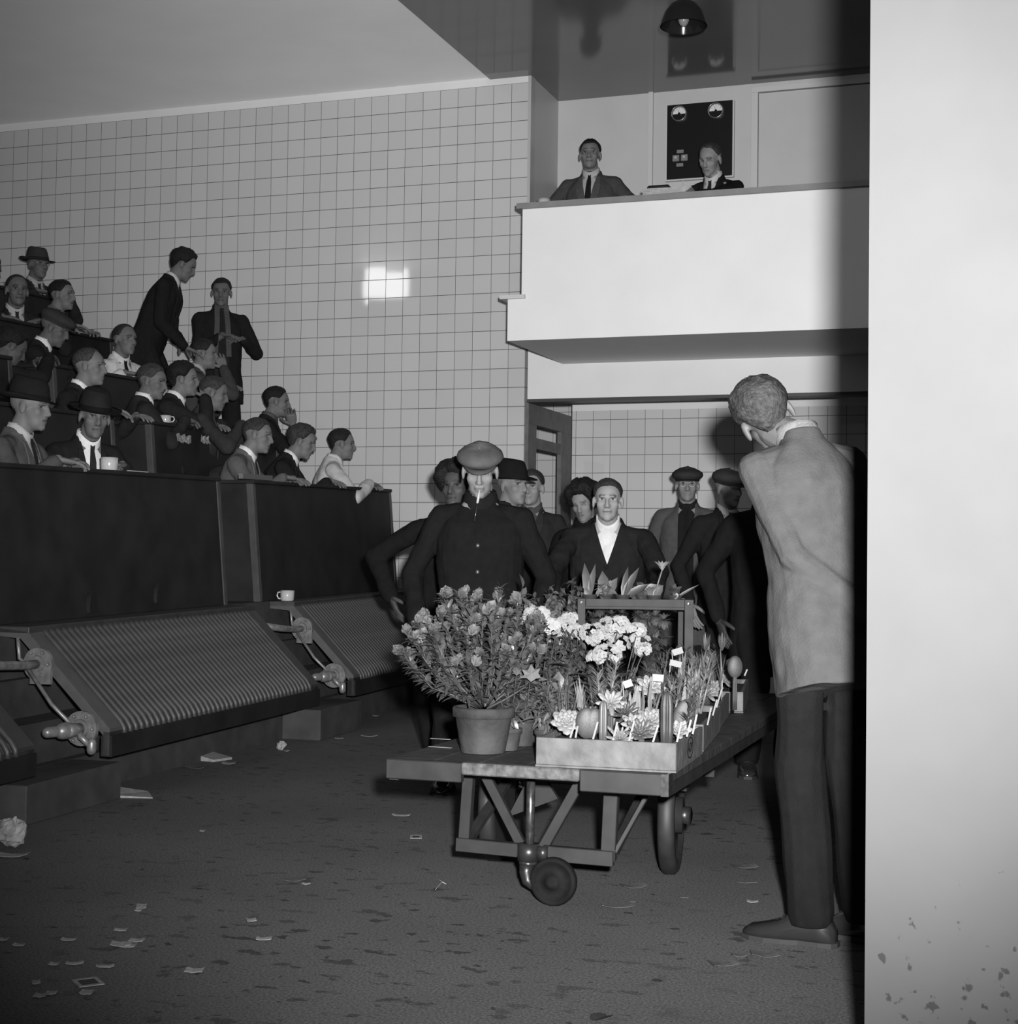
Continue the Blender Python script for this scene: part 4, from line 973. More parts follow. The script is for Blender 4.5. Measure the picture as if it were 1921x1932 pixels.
def paddle(t, z, pads, m):
    for (x, zz, rx, rz_, tw) in pads:
        q = MB(); q.ell((x,0,z+zz), (rx, .007, rz_), 20, 12, Matrix.Rotation(tw,3,'Y')); o = q.build('pad', m, t, True)
        q = MB()
        for i in range(60):
            a = rng.uniform(0,6.28); rr = rng.random()**.5*.9; p = Vector((x,0,z+zz))+Matrix.Rotation(tw,3,'Y')@Vector((rx*rr*math.cos(a), -.0072*math.sqrt(1-rr*rr), rz_*rr*math.sin(a))); leafq(q, p, Vector((rng.uniform(-.6,.6),-1,.4)), Vector((0,0,1)), .005, .0016, 0, 2)
        q.build('spines', LEAFL, o)
def needles(t, z, H_, n, m, stems=3):
    q = MB(); sq = MB()
    for s_ in range(stems):
        a = s_*2.1; tp_ = Vector((math.cos(a)*.03, math.sin(a)*.03, z+H_*(1-.15*s_))); b0 = Vector((0,0,z)); sq.tube([b0,tp_], [.004,.002], 6)
        for i in range(n):
            f = .2+.8*rng.random(); p = b0.lerp(tp_, f); an = rng.uniform(0,6.28); leafq(q, p, Vector((math.cos(an),math.sin(an),.9)), Vector((0,0,1)), .034, .005, .1, 2)
    sq.build('stems', m, t, True); q.build('leaves', m, t, True)
def spray(t, z, H_, n, m, wd=.006, out=.6):
    q = MB()
    for i in range(n):
        a = rng.uniform(0,6.28); o = rng.random()*out; leafq(q, Vector((0,0,z)), Vector((math.cos(a)*o,math.sin(a)*o,1)), Vector((math.cos(a),math.sin(a),.2)), H_*rng.uniform(.7,1.1), wd, .25)
    q.build('leaves', m, t, True)
ZS = ZD+.065
def sc(lab, px, py, Y, kind, *a, nm='succulent', cat='succulent', z=ZS, grp='small succulents and cacti in the trays'):
    p = U(px, py, Y=Y); t = thing(nm, lab, cat, (p.x, p.y, z), YAW*.9, grp); t.scale = (1.3,)*3; kind(t, 0, *a); return t
sc('pale layered rosette succulent at the left end of the stamped tray', 1068,1375,4.50, lambda t,z: (rosette(t,.040,.042,34,ROS,.6,.5)))
sc('long grassy needled plant behind the pale layered rosette', 1065,1340,4.66, lambda t,z: spray(t,z,.15,34,LEAFM,.003,1.4))
sc('round flat cactus pad, broadest in the front of the stamped tray', 1107,1385,4.48, lambda t,z: (paddle(t,z,[(0,.046,.026,.036,0),(.012,.046,.022,.036,.25)],CACT)), nm='cactus', cat='cactus')
sc('slender smooth green column cactus beside the round pad', 1138,1385,4.47, lambda t,z: spike(t,z,.10,.0085,LEAFM,False), nm='cactus', cat='cactus')
sc('large open pale star rosette standing high in the stamped tray', 1152,1330,4.58, lambda t,z: (rosette(t,.085,.042,26,ROS,.34,.35,.1), spike(t,z,.08,.006,STM,False)))
sc('feathery twin shoots of narrow leaves, tallest at the back of the tray', 1140,1290,4.76, lambda t,z: needles(t,z,.17,70,LEAFL,3))
sc('spiky striped rosette low at the front edge of the stamped tray', 1170,1385,4.47, lambda t,z: rosette(t,.012,.045,24,LEAFL,.22,.3,.35))
sc('dark pointed rosette right of the tall star rosette', 1180,1345,4.58, lambda t,z: rosette(t,.06,.045,30,LEAF,.26,.3,.1))
sc('bushy dark rosette cluster in front of the spined column', 1208,1385,4.48, lambda t,z: rosette(t,.024,.045,34,LEAFM,.34,.3,.4))
sc('spined column cactus with zigzag ribs at the tray front', 1258,1390,4.47, lambda t,z: spike(t,z,.125,.0125,CACT), nm='cactus', cat='cactus')
sc('crinkled pale rosette behind the spined column', 1228,1350,4.60, lambda t,z: rosette(t,.045,.042,30,ROS,.55,.4))
sc('flat dotted cactus pad leaning right near the stamped corner', 1290,1350,4.66, lambda t,z: (paddle(t,z,[(0,.055,.026,.044,.25),(-.02,.025,.014,.02,-.3)],CACT)), nm='cactus', cat='cactus')
sc('pale crinkled succulent between the column and the leaning pad', 1280,1375,4.52, lambda t,z: rosette(t,.03,.036,26,ROS,.5,.4,.5))
sc('ladder leaved stem with dark side leaves near the leaning pad', 1287,1330,4.60, lambda t,z: needles(t,z,.12,36,LEAF,1))
sc('fleshy leaved pale succulent at the back of the stamped tray', 1225,1310,4.80, lambda t,z: (rosette(t,.11,.042,26,ROS,.5,.35,.1), spike(t,z,.10,.006,STM,False)))
sc('light toothed leaf succulent in the middle of the stamped tray', 1200,1330,4.68, lambda t,z: spray(t,z,.12,16,LEAFL,.02,.7))
sc('small tangled rosette left in the middle of the stamped tray', 1110,1345,4.60, lambda t,z: rosette(t,.05,.036,26,LEAFM,.3,.3))
# filler succulents over the farther trays, one per planting hole
kinds = [('upright narrow leaved', lambda t,z: needles(t,z,.12,40,LEAFL,2)), ('low pale rosette', lambda t,z: rosette(t,.04,.036,24,ROS,.45,.4)), ('dark leafy', lambda t,z: spray(t,z,.11,20,LEAF,.022,.8)),
         ('thin stalked', lambda t,z: (spray(t,z,.14,8,LEAFL,.012,.4))), ('small column', lambda t,z: spike(t,z,.09,.011,CACT)), ('twiggy pale', lambda t,z: needles(t,z,.14,30,LEAFM,3))]
tr_ = [((-1.10,5.02),R(7),.36,.56,'second',3,5),((-1.19,5.70),R(8),.30,.52,'third',3,4),((-1.235,6.36),R(9),.30,.60,'far right',3,4)]
for (x0,y0),rz_,wd,ln,nm_,nx,ny in tr_:
    for iy in range(ny):
        for ix in range(nx):
            lx = -(ix+.5)/nx*wd+rng.uniform(-.015,.015)+.0; ly = (iy+.4)/ny*ln+rng.uniform(-.02,.02)
            kn, fn = kinds[(ix*2+iy*3+(0 if nm_=='second' else 1))%6]
            row = ['front','second','third','fourth','back'][iy if iy < ny-1 else 4]; colm = ['right','middle','left'][ix]
            t = thing('succulent', '%s succulent, %s of the %s row in the %s tray' % (kn, colm, row, nm_), 'succulent', (x0+lx*math.cos(rz_)-ly*math.sin(rz_), y0+lx*math.sin(rz_)+ly*math.cos(rz_), ZS), rng.uniform(-.6,.9), 'small succulents and cacti in the trays'); t.scale = (1.35,)*3
            fn(t, 0)
sc('flat round cactus pad on a stem, standing high in the third tray', 1387,1262,5.75, lambda t,z: (paddle(t,z+.06,[(0,.062,.022,.032,0)],CACT), spike(t,z,.10,.006,CACT,False)), nm='cactus', cat='cactus')
for px, lb in ((1330,'left'),(1362,'right')):
    sc('tall thin stalked plant with a tuft on top, %s one of the pair' % lb, px,1250,5.9, lambda t,z: (spray(t,.16,.05,26,LEAFM,.006,.9), spray(t,z,.17,5,LEAFM,.006,.15)))
# white label stakes along the trays
def stake(x0, y0, x1, y1, Y, lab, wd=.005):
    a = U(x0,y0,Y=Y); b = U(x1,y1,Y=Y+.006); q = MB(); q.beam(b, a, wd, .0012, upv=(0,1,0))
    tag(q.build('plant_label', TAGM), lab, 'plant label', 'white stakes along the stamped tray')
SL = [(1076,1392,1085,1364,'leftmost'),(1086,1392,1090,1370,'second from left'),(1119,1395,1128,1362,'third from left'),(1157,1398,1165,1362,'fourth from left'),(1187,1398,1197,1360,'fifth from left'),(1232,1401,1242,1368,'sixth from left'),(1277,1402,1286,1362,'third from right'),(1296,1390,1304,1358,'second from right'),(1307,1385,1315,1348,'rightmost')]
for i, (a_,b_,c_,d_,lb) in enumerate(SL):
    stake(a_,b_,c_,d_, 4.445+(.06*(i-6) if i > 6 else 0), 'slanting white label stake, %s of the row in the stamped tray' % lb, .0058)
for i, (a_,b_,c_,d_,lb) in enumerate([(1335,1368,1342,1335,'nearest'),(1345,1350,1353,1320,'second'),(1352,1335,1362,1300,'third'),(1405,1275,1410,1263,'farthest')]):
    stake(a_,b_,c_,d_, 5.02+.22*i, 'slanting white label stake in the right hand trays, %s from the camera' % lb)
def flag(px, py, dep, w_, h_, ang, lab, stick=True):
    c = U(px,py,dep=dep); q = MB(); x = rt*math.cos(ang)+up*math.sin(ang); y = -rt*math.sin(ang)+up*math.cos(ang); n_ = fw*.0008
    q.hexa([c-x*w_/2-y*h_/2, c+x*w_/2-y*h_/2, c+x*w_/2-y*h_/2+n_, c-x*w_/2-y*h_/2+n_, c-x*w_/2+y*h_/2, c+x*w_/2+y*h_/2, c+x*w_/2+y*h_/2+n_, c-x*w_/2+y*h_/2+n_])
    q.beam(c-x*w_/2+y*h_/2+n_, c-x*w_/2+n_-Vector((0,0,.035)), .003,.0012, upv=(0,1,0)); tag(q.build('plant_label', TAGM), lab, 'plant label')
flag(1279,1229,5.5,.036,.022,.3,'small white flag label in front of the wooden rack opening')
flag(1275,1252,5.3,.040,.020,-.25,'white card label lying slanted below the flag label')
flag(1242,1279,4.85,.034,.022,-.08,'white rectangular label standing among the back succulents')
flag(1185,1290,4.75,.026,.022,.35,'grey tilted label beside the feathery shoots')
# ---------------------------------------------------------------- wooden rack on the trolley
a_ = U(1090,1130,dep=6.7); b_ = U(1309,1130,dep=6.7)
rk = thing('plant_rack', 'wooden frame rack with plants on top standing on the trolley', 'rack', (a_.x,a_.y,ZD+.002), math.atan2(b_.y-a_.y,b_.x-a_.x))
wr_ = (b_-a_).length; hr_ = a_.z-ZD
RW = M('rack_wood', .034, .7, 12, .25)
for nm_, bx in (('front_post',(0,.034,0,.02,0,hr_)),('front_post',(wr_-.038,wr_,0,.02,0,hr_)),('top_rail',(.035,wr_-.039,0,.02,hr_-.033,hr_)),('back_post',(0,.03,.33,.35,0,hr_)),('back_post',(wr_-.03,wr_,.33,.35,0,hr_)),('side_rail',(0,.02,.021,.329,hr_-.03,hr_-.004)),('side_rail',(wr_-.02,wr_,.021,.329,hr_-.03,hr_-.004)),('shelf',(.021,wr_-.021,.021,.329,hr_-.045,hr_-.03)),('base_shelf',(.035,wr_-.039,.001,.329,0.005,.02))):
    q = MB(); q.box(*bx); q.build(nm_, RW, rk, bevel=.0015)
for x in (.018, wr_-.02):
    q = MB(); q.lathe([(.0001,.0),(.006,.0),(.006,.004),(.0001,.005)], n=12, f=lambda X,Y,Z,x=x: (x+X, -Z, hr_-.017+Y)); q.build('bolt', STEEL, rk)
M_ = Matrix.Translation(rk.location)@Matrix.Rotation(rk.rotation_euler.z,4,'Z')
def rl(x,y,z): return tuple(M_@Vector((x,y,z)))
def fluffy(lab, x, y, z, n, rr, m):
    t = thing('potted_chrysanthemum', lab, 'flowering plant', rl(x,y,z)); pot(t,.05,.085)
    e = bushy(t,.08,.10,.25,14,.05,.03,LEAF,14)
    for k in range(n):
        q = MB(); c = Vector((rng.uniform(-.08,.08), rng.uniform(-.06,.04), .345+rng.uniform(-.02,.03)))
        for i in range(60): d = rv(1).normalized(); leafq(q, c+d*rr*.2, d, Vector((0,0,1)), rr, rr*.35, .3, 2)
        q.build('flower_head', m, t)
fluffy('curly headed chrysanthemum inside the rack, left of two', .14,.17,.022,4,.032,M('mum_dark', .045, .7))
fluffy('curly headed chrysanthemum inside the rack, right of two', .32,.15,.022,5,.036,M('mum_mid', .075, .7))
# plants standing on the rack
def toppl(lab, x, y, fn, nm='potted_plant', cat='potted plant'):
    t = thing(nm, lab, cat, rl(x,y,hr_-.028), 0, 'plants standing on the wooden rack'); pot(t,.032,.045); fn(t); return t
def big_leaf(t, lv, m):
    q = MB()
    for (ax, H_, wd, az_) in lv: leafq(q, Vector((0,0,.03)), Vector((math.cos(az_)*ax, math.sin(az_)*.3*ax, 1)), Vector((0,-1,.2)), H_, wd, .2)
    q.build('leaves', m, t, True)
toppl('tall curled leaf with a hooked tip, leftmost on the rack', .055,.06, lambda t: big_leaf(t,[(-.22,.155,.042,0),(.10,.15,.03,0),(-.9,.05,.03,1)],LEAFM))
toppl('broad cupped leaves, second from left on the rack', .13,.14, lambda t: (big_leaf(t,[(-.2,.12,.06,0),(.5,.10,.05,0)],LEAFM), bushy(t,.03,.04,.07,5,.04,.03,LEAFL,5)))
toppl('dark upright strap leaves in the middle of the rack', .20,.08, lambda t: (big_leaf(t,[(.1,.14,.03,0),(.45,.15,.035,0),(1.6,.13,.035,0)],LEAF)))
toppl('broad dark leaf plant under the open flower on the rack', .29,.14, lambda t: (big_leaf(t,[(1.3,.10,.075,0),(-1.6,.09,.06,0)],LEAF), bushy(t,.03,.05,.06,6,.035,.025,LEAFM,6)))
def tulip(t):
    q = MB(); q.tube([(0,0,.03),(.018,0,.10),(.035,0,.155)], .0035, 6); q.build('stem', LEAFL, t, True); q = MB()
    for k in range(7):
        a = k*.9; leafq(q, Vector((.035,0,.152)), Vector((math.cos(a)*.6,math.sin(a)*.5,1)), Vector((-math.cos(a),-math.sin(a),.2)), .055, .02, .25)
    q.build('petals', M('petal_pale', .22, .6), t); big_leaf(t,[(.6,.07,.04,0),(-.5,.06,.04,0)],LEAFM)
toppl('open pale star flower on a stalk above the rack', .335,.08, tulip, 'open_flower_plant', 'flowering plant')
toppl('curled small leafed plant at the right end of the rack', .43,.12, lambda t: (bushy(t,.03,.05,.05,6,.03,.022,LEAFM,6), big_leaf(t,[(1.5,.12,.012,0)],LEAFM)))
p = dk(1068,1200,6.85); t = plant('potted_shrub', 'leafy plant with pale flowers left of the rack, near the pushing man', 'potted plant', p, r=.06, h=.10)
bushy(t,.09,.14,.45,34,.035,.02,LEAFM,18)
# two white slips lying on the trolley beside the azalea pot
for (x0,y0,x1,y1,lb) in ((813,1393,850,1395,'far'),(810,1408,852,1411,'near')):
    a_ = U(x0,y0,Z=ZD+.003); b_ = U(x1,y1,Z=ZD+.003); q = MB(); q.beam(a_, b_, .012, .0015); tag(q.build('paper_slip', TAGM), 'white slip lying left of the terracotta pot, %s one of two' % lb, 'label')

# ---------------------------------------------------------------- fill: more foliage on the trolley
for (px, py, dep_, R_, H_, n_, L_, wd_, m_, lab) in (
    (1075,1300,5.75,.14,.26,46,.03,.018,LEAF,'dark small leaved shrub under the leftmost white flowers'),
    (1110,1290,6.25,.16,.30,40,.035,.02,LEAF,'dark shrub in front of the rack base'),
    (960,1330,4.98,.09,.15,26,.035,.02,LEAF,'low dark plant close behind the azalea pot'),
    (1035,1330,4.95,.10,.16,34,.05,.012,LEAFM,'spreading narrow leaved plant left of the stamped tray'),
    (1215,1300,5.5,.10,.17,40,.03,.02,LEAFM,'leafy green plant under the lowest white flowers')):
    p = dk(px, py, dep_); t = plant('potted_shrub', lab, 'potted plant', p, r=.045, h=.07); bushy(t, .06, R_, H_, n_, L_, wd_, m_, 16)
for i, (px, Y_, kk, dsc) in enumerate(((1095,4.70,3,'wispy'),(1125,4.83,5,'bristly'),(1165,4.72,2,'dark bladed'),(1190,4.84,0,'pale needled'),(1215,4.72,1,'silvery'),(1245,4.82,0,'light needled'),(1262,4.70,5,'twiggy'),(1290,4.78,3,'thin leaved'),(1150,4.66,0,'short needled'),(1235,4.62,3,'stringy'),(1195,4.55,1,'small pale'),(1090,4.80,2,'dark strap leaved'))):
    sc('%s little succulent filling the stamped tray, %s' % (dsc, ['far left','left of centre at the back','behind the star rosette','back centre','centre','right of centre at the back','near the ladder leaved stem','back right','middle left','middle right','low at the centre','back left'][i]), px, 1350, Y_, kinds[kk][1])
# ---------------------------------------------------------------- cigarette in its holder
mo = capH@Vector((-.002,.092,-.066)); dn = Vector((-.03,-.35,-1)).normalized()
cg = thing('cigarette', 'white cigarette in a long dark holder hanging from the mouth of the flat cap man', 'cigarette', mo)
q = MB(); q.tube([(0,0,0), tuple(dn*.062)], .0058, 10); q.build('paper', M('cigarette_paper', .36, .6), cg, True)
q = MB(); q.tube([tuple(dn*.062), tuple(dn*.067)], .0056, 10); q.build('metal_ring', M('bright_metal', .7, .2, metal=.8), cg, True)
q = MB(); q.tube([tuple(dn*.067), tuple(dn*.10), tuple(dn*.155)], [.005,.0035,.0028], 10); q.build('holder', M('dark_amber', .02, .2, spec=.6), cg, True)
# ---------------------------------------------------------------- cups
CUP = M('glazed_white', .36, .2, spec=.5)
def mug(lab, loc, r=.043, h=.065, ang=0, cat='mug'):
    t = thing('white_mug', lab, cat, loc, ang)
    q = MB(); q.lathe([(r*.2,.004),(r*.86,.0),(r*.96,.006),(r,h*.5),(r*1.02,h),(r*.95,h),(r*.93,h*.5),(r*.85,.01),(.001,.008)], n=28, cap=False); q.build('cup', CUP, t, True)
    q = MB(); q.tube([(r*.95+.0,0,h*.85),(r+.018,0,h*.82),(r+.024,0,h*.5),(r+.014,0,h*.22),(r*.95,0,h*.2)], .0048, 8); q.build('handle', CUP, t, True)
p = UB(206,880,.72); mug('white mug standing on the long front desk before the brimmed hat man', (p.x,p.y,W((p-TK).dot(TV),.72,1.467).z+.001), ang=R(160), r=.045, h=.068)
p = UB(312,797,1.40); mug('white mug with its handle to the right on the second tier desk', (p.x,p.y,W((p-TK).dot(TV),1.40,1.827).z+.001), ang=R(15), r=.036, h=.052)
p = UB(542,1137,.48); mug('white mug standing on the shelf of the far radiator', (p.x,p.y,W((p-TK).dot(TV),.48,.742).z+.001), ang=R(190))
p = U(1027,384,Y=10.27); mug('white cup on the left end of the balcony parapet', (p.x,p.y,3.526), ang=R(100), r=.042, h=.055, cat='cup')
# ---------------------------------------------------------------- papers and case on the parapet
PAP = M('paper', .30, .8, 30, .15)
a_ = U(1222,365,Y=10.25); b_ = U(1312,357,Y=10.25); L_ = (b_-a_).length
for i in range(4):
    q = MB(); q.box(0,L_-.03+.01*i,0,.13,i*.011,i*.011+.009); o = q.build('paper_sheaf', PAP); o.location = (a_.x,10.118,3.527); o.rotation_euler = (0,0,R(2*i-3))
    tag(o, ['lowest','second','third','topmost'][i]+' sheaf of the paper pile on the balcony parapet', 'papers', 'papers on the parapet')
c_ = U(1257,357,Y=10.5); q = MB(); q.box(-.08,.08,-.045,.045,0,.10); o = q.build('dark_case', M('black_case', .012, .4), bevel=.012); o.location = (c_.x,10.31,3.527)
tag(o, 'small black rounded case behind the papers on the parapet', 'case')
q = MB(); q.box(-3.3,2.9,10.40,10.62,3.50,3.543); q.box(-3.3,-3.26,10.40,10.62,2.95,3.5); q.box(2.86,2.9,10.40,10.62,2.95,3.5); tag(q.build('clerk_desk', FRW), 'long clerk desk right behind the balcony parapet', 'desk')
# ---------------------------------------------------------------- switchboard with two gauges
q0_ = U(1260,193,Y=12.1); q1_ = U(1382,330,Y=12.1)
SB = thing('switchboard', 'black switchboard with two round gauges on the booth wall', 'switchboard', (q0_.x,12.10,q1_.z-.005))
bw_ = q1_.x-q0_.x; bh_ = U(1260,193,Y=12.1).z-U(1260,333,Y=12.1).z
PLK = M('black_panel', .006, .3, spec=.4)
q = MB(); q.box(0,bw_,-.01,.03,0,bh_); q.build('panel', PLK, SB)
q = MB(); q.box(-.012,bw_+.012,-.012,.03,-.012,-.0005); q.box(-.012,-.0005,-.012,.03,0,bh_); q.box(bw_+.0005,bw_+.012,-.012,.03,0,bh_); q.build('surround', TR, SB)
GW = M('dial_white', .55, .5); GRIM = M('gauge_rim', .25, .2, metal=.7)
for gx, gz in ((.19*bw_, bh_*.87),(.75*bw_, bh_*.87)):
    r_ = .062
    q = MB(); q.lathe([(r_*.88,0),(r_*.9,.03),(r_*1.0,.03),(r_,0)], n=32, cap=False, f=lambda X,Y,Z: (gx+X, -.011-Z, gz+Y)); g_ = q.build('gauge', GRIM, SB, True)
    pts = [(gx+r_*.86*math.cos(a), -.016, gz+r_*.86*math.sin(a)) for a in [math.pi*j/16 for j in range(17)]]; q = MB(); q.add(pts,[tuple(range(17))[::-1]]); q.build('dial', GW, g_)
    q = MB(); q.lathe([(.001,0),(.01,0),(.01,.01),(.001,.01)], n=12, cap=False, f=lambda X,Y,Z: (gx+X, -.017-Z, gz+Y)); q.beam((gx,-.02,gz),(gx-.012,-.02,gz+.036),.003,.002); 
    for k in range(5): a = R(35+27.5*k); q.beam((gx+.040*math.cos(a),-.018,gz+.040*math.sin(a)),(gx+.049*math.cos(a),-.018,gz+.049*math.sin(a)),.003,.002)
    q.build('needle', PLK, g_)
GRY = M('plate_grey', .16, .5)
for nm_, x0, z0, w_, h_ in (('name_plate',.155,.345,.10,.045),('name_plate',.15,.165,.10,.045)):
    q = MB(); q.box(bw_*x0,bw_*x0+.055,-.014,-.0101,bh_*z0,bh_*z0+.026); q.build(nm_, GRY, SB)
for x0 in (.09,.22):
    q = MB(); q.box(bw_*x0,bw_*x0+.055,-.022,-.0101,bh_*.235,bh_*.235+.052); kk = q.build('fuse_holder', GRY, SB, bevel=.004)
    q = MB(); q.lathe([(.001,.0),(.011,0),(.011,.006),(.001,.006)], n=14, cap=False, f=lambda X,Y,Z: (bw_*x0+.027+X,-.0225-Z,bh_*.235+.03+Y)); q.build('button', CUP, kk)
q = MB(); q.tube([(bw_*.25,.0,-.012),(bw_*.25,.0,-.30)], .004, 6); q.build('conduit', TR, SB)
# ---------------------------------------------------------------- pendant lamp
lp_ = U(1290,50,dep=9.6)
pl_ = thing('pendant_lamp', 'dark enamel pendant lamp shade hanging from the glossy ceiling', 'lamp', (lp_.x,lp_.y,lp_.z))
EN = M('black_enamel', .010, .12, spec=.6)
rc_ = Matrix.Rotation(R(0),3,'Y')
q = MB(); q.lathe([(.145,0),(.135,.035),(.115,.09),(.08,.135),(.045,.155),(.03,.165),(.03,.155),(.075,.128),(.108,.085),(.128,.035),(.138,.0)], n=40, cap=False); sh_ = q.build('lamp_shade', EN, pl_, True)
q = MB(); q.tube([(0,0,.16),(0,0,.22)], [.032,.022], 16); q.tube([(0,0,.22),(0,0,Z0+.05-lp_.z)], .006, 8); q.build('cord', EN, pl_, True)
q = MB(); q.ell((0,0,.05),(.035,.035,.05),16,10); q.build('bulb', M('unlit_bulb', .2, .1, spec=.6), pl_, True)
# ---------------------------------------------------------------- paper on the second tier desk
for i, (px, py, w_, h_) in enumerate(((345,828,.20,.05),(385,830,.12,.045))):
    c = UB(px, py, 1.262); q = MB(); n = 9
    rows = []
    for j in range(n):
        f = j/(n-1); cc = c+TV*(f-.5)*w_; o_ = .008*math.sin(j*1.9+i)
        rows.append([cc-TU*(.006+o_)+Vector((0,0,h_*.5+o_)), cc-TU*(.004+o_)+Vector((0,0,h_*.5+o_)), cc-TU*(.012-o_)-Vector((0,0,h_*.5-o_)), cc-TU*(.014-o_)-Vector((0,0,h_*.5-o_))])
    q.rings(rows); tag(q.build('crumpled_paper', M('crumpled_paper', .16, .8, 60, .6)), 'crumpled paper hanging over the edge of the second tier desk, %s piece' % ('wider' if i == 0 else 'smaller'), 'paper')
# thin sheet on the front desk
c = UB(252,884,.70); q = MB(); q.box(-.07,.07,-.04,.04,0,.004); o = q.build('paper_sheet', PAP); o.location = (c.x,c.y,W((c-TK).dot(TV),.70,1.467).z+.002); o.rotation_euler = (0,0,R(80)); tag(o,'single paper sheet lying on the long front desk right of the mug','paper')
# light strip on the corner of the second desk
q = MB(); tbox(q,2.60,3.05,.63,.66,1.47,1.50); tag(q.build('pale_batten', M('batten', .10, .7)), 'short pale batten lying across the gangway end of the second desk', 'batten')
# ---------------------------------------------------------------- litter on the floor
LIT = M('litter_paper', .22, .85, 40, .2); LITG = M('litter_grey', .07, .85, 40, .3)
def scrap(px, py, w_, d_, ang, lab, m=LIT, grp=None, curl=.15, th=.0012):
    c = U(px, py, Z=0); q = MB(); n = 6; rows = []
    for j in range(n):
        f = j/(n-1)-.5; zz = .002+curl*w_*(f*f)*2+rng.random()*.002; s2 = 1+rng.uniform(-.18,.18)
        rows.append([(f*w_,-d_/2*s2,zz),(f*w_,d_/2*s2,zz+.001),(f*w_,d_/2*s2,zz+.001+th),(f*w_,-d_/2*s2,zz+th)])
    q.rings(rows); o = q.build('paper_scrap', m); o.location = (c.x,c.y,.001); o.rotation_euler = (0,0,R(ang)+YAW); return tag(o, lab, 'paper scrap', grp)
G1 = 'small white paper scraps on the floor at the lower left'
for (px,py,w_,d_,a) in ((267,1713,.03,.05,10),(262,1720,.02,.025,0),(228,1758,.035,.02,0),(229,1785,.055,.045,5),(241,1788,.045,.03,0),(258,1778,.04,.03,-5),(130,1776,.04,.02,0),(36,1786,.03,.02,0),(5,1776,.03,.02,0),(102,1822,.025,.02,0),(141,1821,.045,.02,12),(198,1827,.045,.02,15),(68,1857,.02,.03,20),(97,1877,.025,.025,0),(76,1882,.03,.025,0),(164,1876,.03,.035,0)):
    scrap(px,py,w_,d_,a,'tiny white paper scrap among the scatter on the floor at the lower left',grp=G1)
for (px,py,w_,d_,a,lab) in ((474,1739,.028,.03,15,'small white scrap beside a dark stain left of the floor centre'),(498,1775,.042,.025,3,'white slip on the floor left of the castor wheel'),(367,1835,.045,.035,0,'small white folded scrap near the bottom of the photo, left of centre'),
    (757,1541,.075,.03,-4,'white slip curled at its ends on the floor left of the trolley frame'),(578,1670,.028,.015,0,'tiny white sliver on the open floor'),(382,1570,.02,.02,0,'tiny white fleck on the floor below the large radiator'),(697,1391,.10,.02,4,'thin white strip on the floor near the far kerb'),
    (556,1662,.08,.06,0,'grey triangular scrap on the open floor left of the trolley'),(1195,1675,.08,.05,14,'folded grey paper on the floor right of the castor wheel'),(1405,1638,.085,.05,10,'flat grey paper between the trolley wheel and the tweed man'),(1410,1667,.07,.04,-12,'dull grey strip below the flat grey paper'),
    (1420,1704,.035,.02,-10,'small curved white scrap left of the brown shoe'),(1443,1804,.075,.05,-3,'grey rectangular card on the floor below the shoe'),(1395,1806,.04,.03,0,'small pale torn bit left of the grey card'),(1365,1822,.07,.05,10,'crumpled pale paper near the bottom right of the floor'),
    (1166,1714,.10,.03,0,'faint grey strip on the floor right of the castor'),(1193,1704,.02,.015,0,'tiny pale fleck right of the castor'),(1290,1696,.03,.015,0,'tiny pale sliver below the trolley wheel'),(540,1418,.03,.04,20,'small crumpled white scrap on the floor below the far kerb'),(710,1352,.04,.035,-20,'small white scrap in the corner by the far kerb'),(640,1395,.05,.02,0,'little white strip near the far kerb')):
    m_ = LITG if ('grey' in lab or 'pale' in lab or 'dull' in lab or 'faint' in lab) else LIT
    scrap(px,py,w_,d_,a,lab.replace('brown shoe','black shoe'),m=m_)
# framed slips
def frame_slip(px, py, w_, d_, ang, lab):
    c = U(px,py,Z=0); q = MB(); t_ = .012
    q.box(-w_/2,w_/2,-d_/2,-d_/2+t_,0,.002); q.box(-w_/2,w_/2,d_/2-t_,d_/2,0,.002); q.box(-w_/2,-w_/2+t_*.8,-d_/2+t_,d_/2-t_,0,.002); q.box(w_/2-t_*.8,w_/2,-d_/2+t_,d_/2-t_,0,.002)
    t = thing('empty_packet', lab, 'packet', (c.x,c.y,.002), R(ang)+YAW); q.build('border', LIT, t); q = MB(); q.box(-w_/2+.009,w_/2-.009,-d_/2+t_,d_/2-t_,0,.0015); q.build('printed_panel', M('packet_dark', .03, .6), t)
frame_slip(785,1580,.045,.07,3,'small white bordered packet on the floor left of the trolley castor')
frame_slip(166,1855,.062,.075,30,'white bordered packet slip on the floor at the lower left')
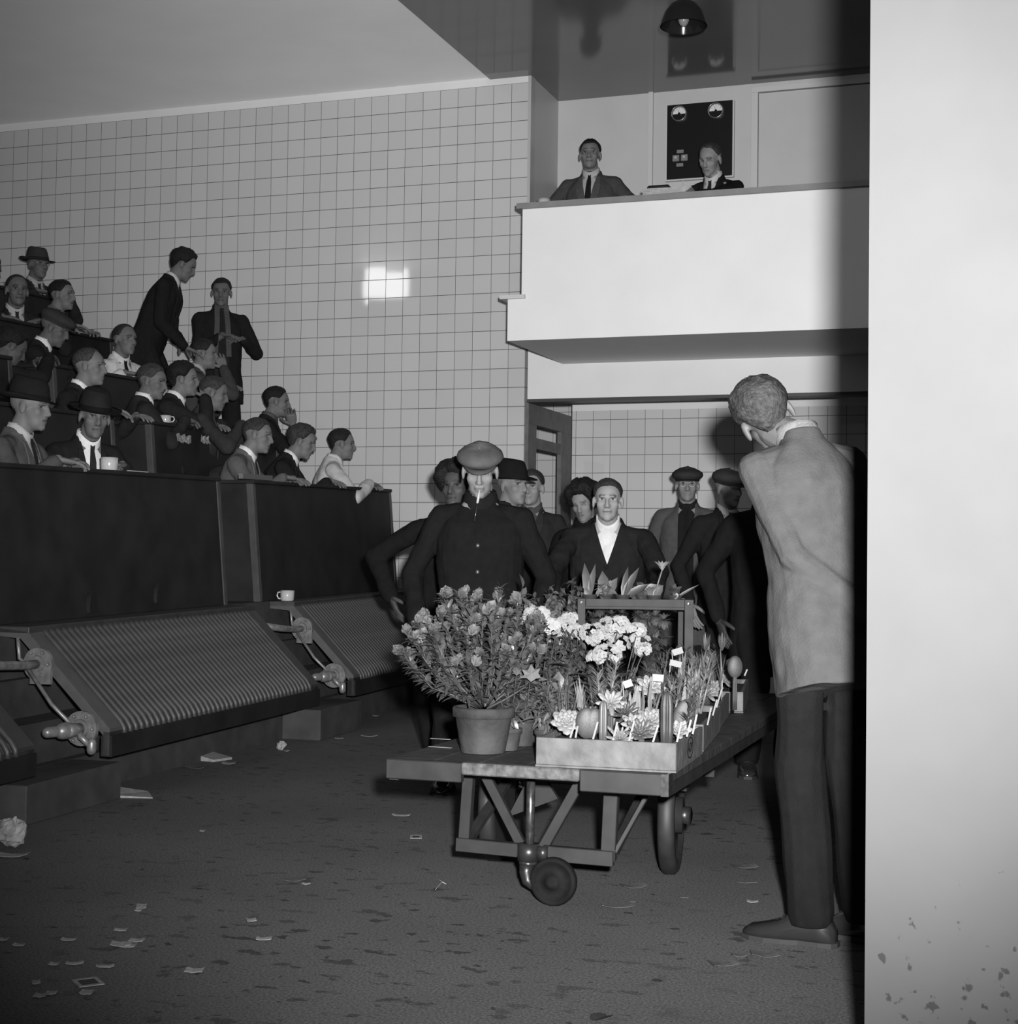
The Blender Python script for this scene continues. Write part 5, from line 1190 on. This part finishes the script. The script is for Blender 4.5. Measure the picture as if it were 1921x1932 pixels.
# book and papers by the radiator
c = U(385,1432,Z=0)
bk = thing('open_booklet', 'open pale booklet lying on the floor below the large radiator', 'booklet', (c.x,c.y,.001), R(-32)+YAW)
q = MB(); q.hexa([(0,-.07,.0),(.13,-.07,.0),(.13,.07,.0),(0,.07,.0),(0,-.07,.03),(.13,-.07,.012),(.13,.07,.012),(0,.07,.03)]); q.build('right_page_block', LIT, bk)
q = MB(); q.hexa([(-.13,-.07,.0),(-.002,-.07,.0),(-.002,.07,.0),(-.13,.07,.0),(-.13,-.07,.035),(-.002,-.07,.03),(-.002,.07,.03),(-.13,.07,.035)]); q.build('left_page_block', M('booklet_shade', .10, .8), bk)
scrap(432,1442,.07,.06,0,'white torn sheet just right of the open booklet')
scrap(372,1450,.10,.06,-10,'grey torn sheet under the open booklet',m=LITG)
c = U(250,1503,Z=0); q = MB(); q.hexa([(-.08,-.05,0),(.10,-.05,0),(.05,.08,0),(-.08,.08,0),(-.08,-.05,.012),(.10,-.05,.004),(.05,.08,.012),(-.08,.08,.03)]); o = q.build('folded_paper', LIT); o.location = (c.x,c.y,.001); o.rotation_euler = (0,0,YAW); tag(o,'folded white paper on the floor at the corner of the near kerb block','paper')
def wad(px, py, r, lab, m=LIT, sq=(1,1,1)):
    c = U(px,py,Z=0); q = MB(); q.ell((0,0,0),(r*sq[0],r*sq[1],r*sq[2]),18,12)
    q.v = [tuple(Vector(p)*(1+.35*noise.noise(Vector(p)*38+Vector((px,py,0)))+.25*noise.noise(Vector(p)*90))) for p in q.v]; z0 = min(p[2] for p in q.v)
    o = q.build('crumpled_paper', m); o.location = (c.x,c.y,-z0+.001); return tag(o, lab, 'paper wad')
wad(22,1600,.055,'large crumpled white paper ball at the left edge of the floor',sq=(1,.8,.85)); wad(5,1580,.03,'smaller crumpled paper behind the large paper ball')
scrap(22,1617,.12,.05,0,'flat white sheet under the large crumpled paper ball'); wad(530,1416,.025,'small crumpled paper wad below the far kerb')
# twig on the floor
a_ = U(822,1678,Z=.004); b_ = U(834,1664,Z=.01); c_ = U(842,1668,Z=.004); q = MB(); q.tube([a_,b_,c_], .0014, 5); q.tube([b_, U(829,1660,Z=.012)], .001, 5); tag(q.build('twig', LIT), 'thin pale forked twig on the floor left of the castor', 'twig')
# dark leaf at the bottom
c = U(1130,1920,Z=0); q = MB(); leafq(q,(0,0,.003),(.2,1,0),(0,0,1),.09,.05,.1); o = q.build('fallen_leaf', M('dead_leaf', .03, .7)); o.location = (c.x,c.y-.04,.0015); tag(o,'dark fallen leaf on the floor at the bottom centre','leaf')
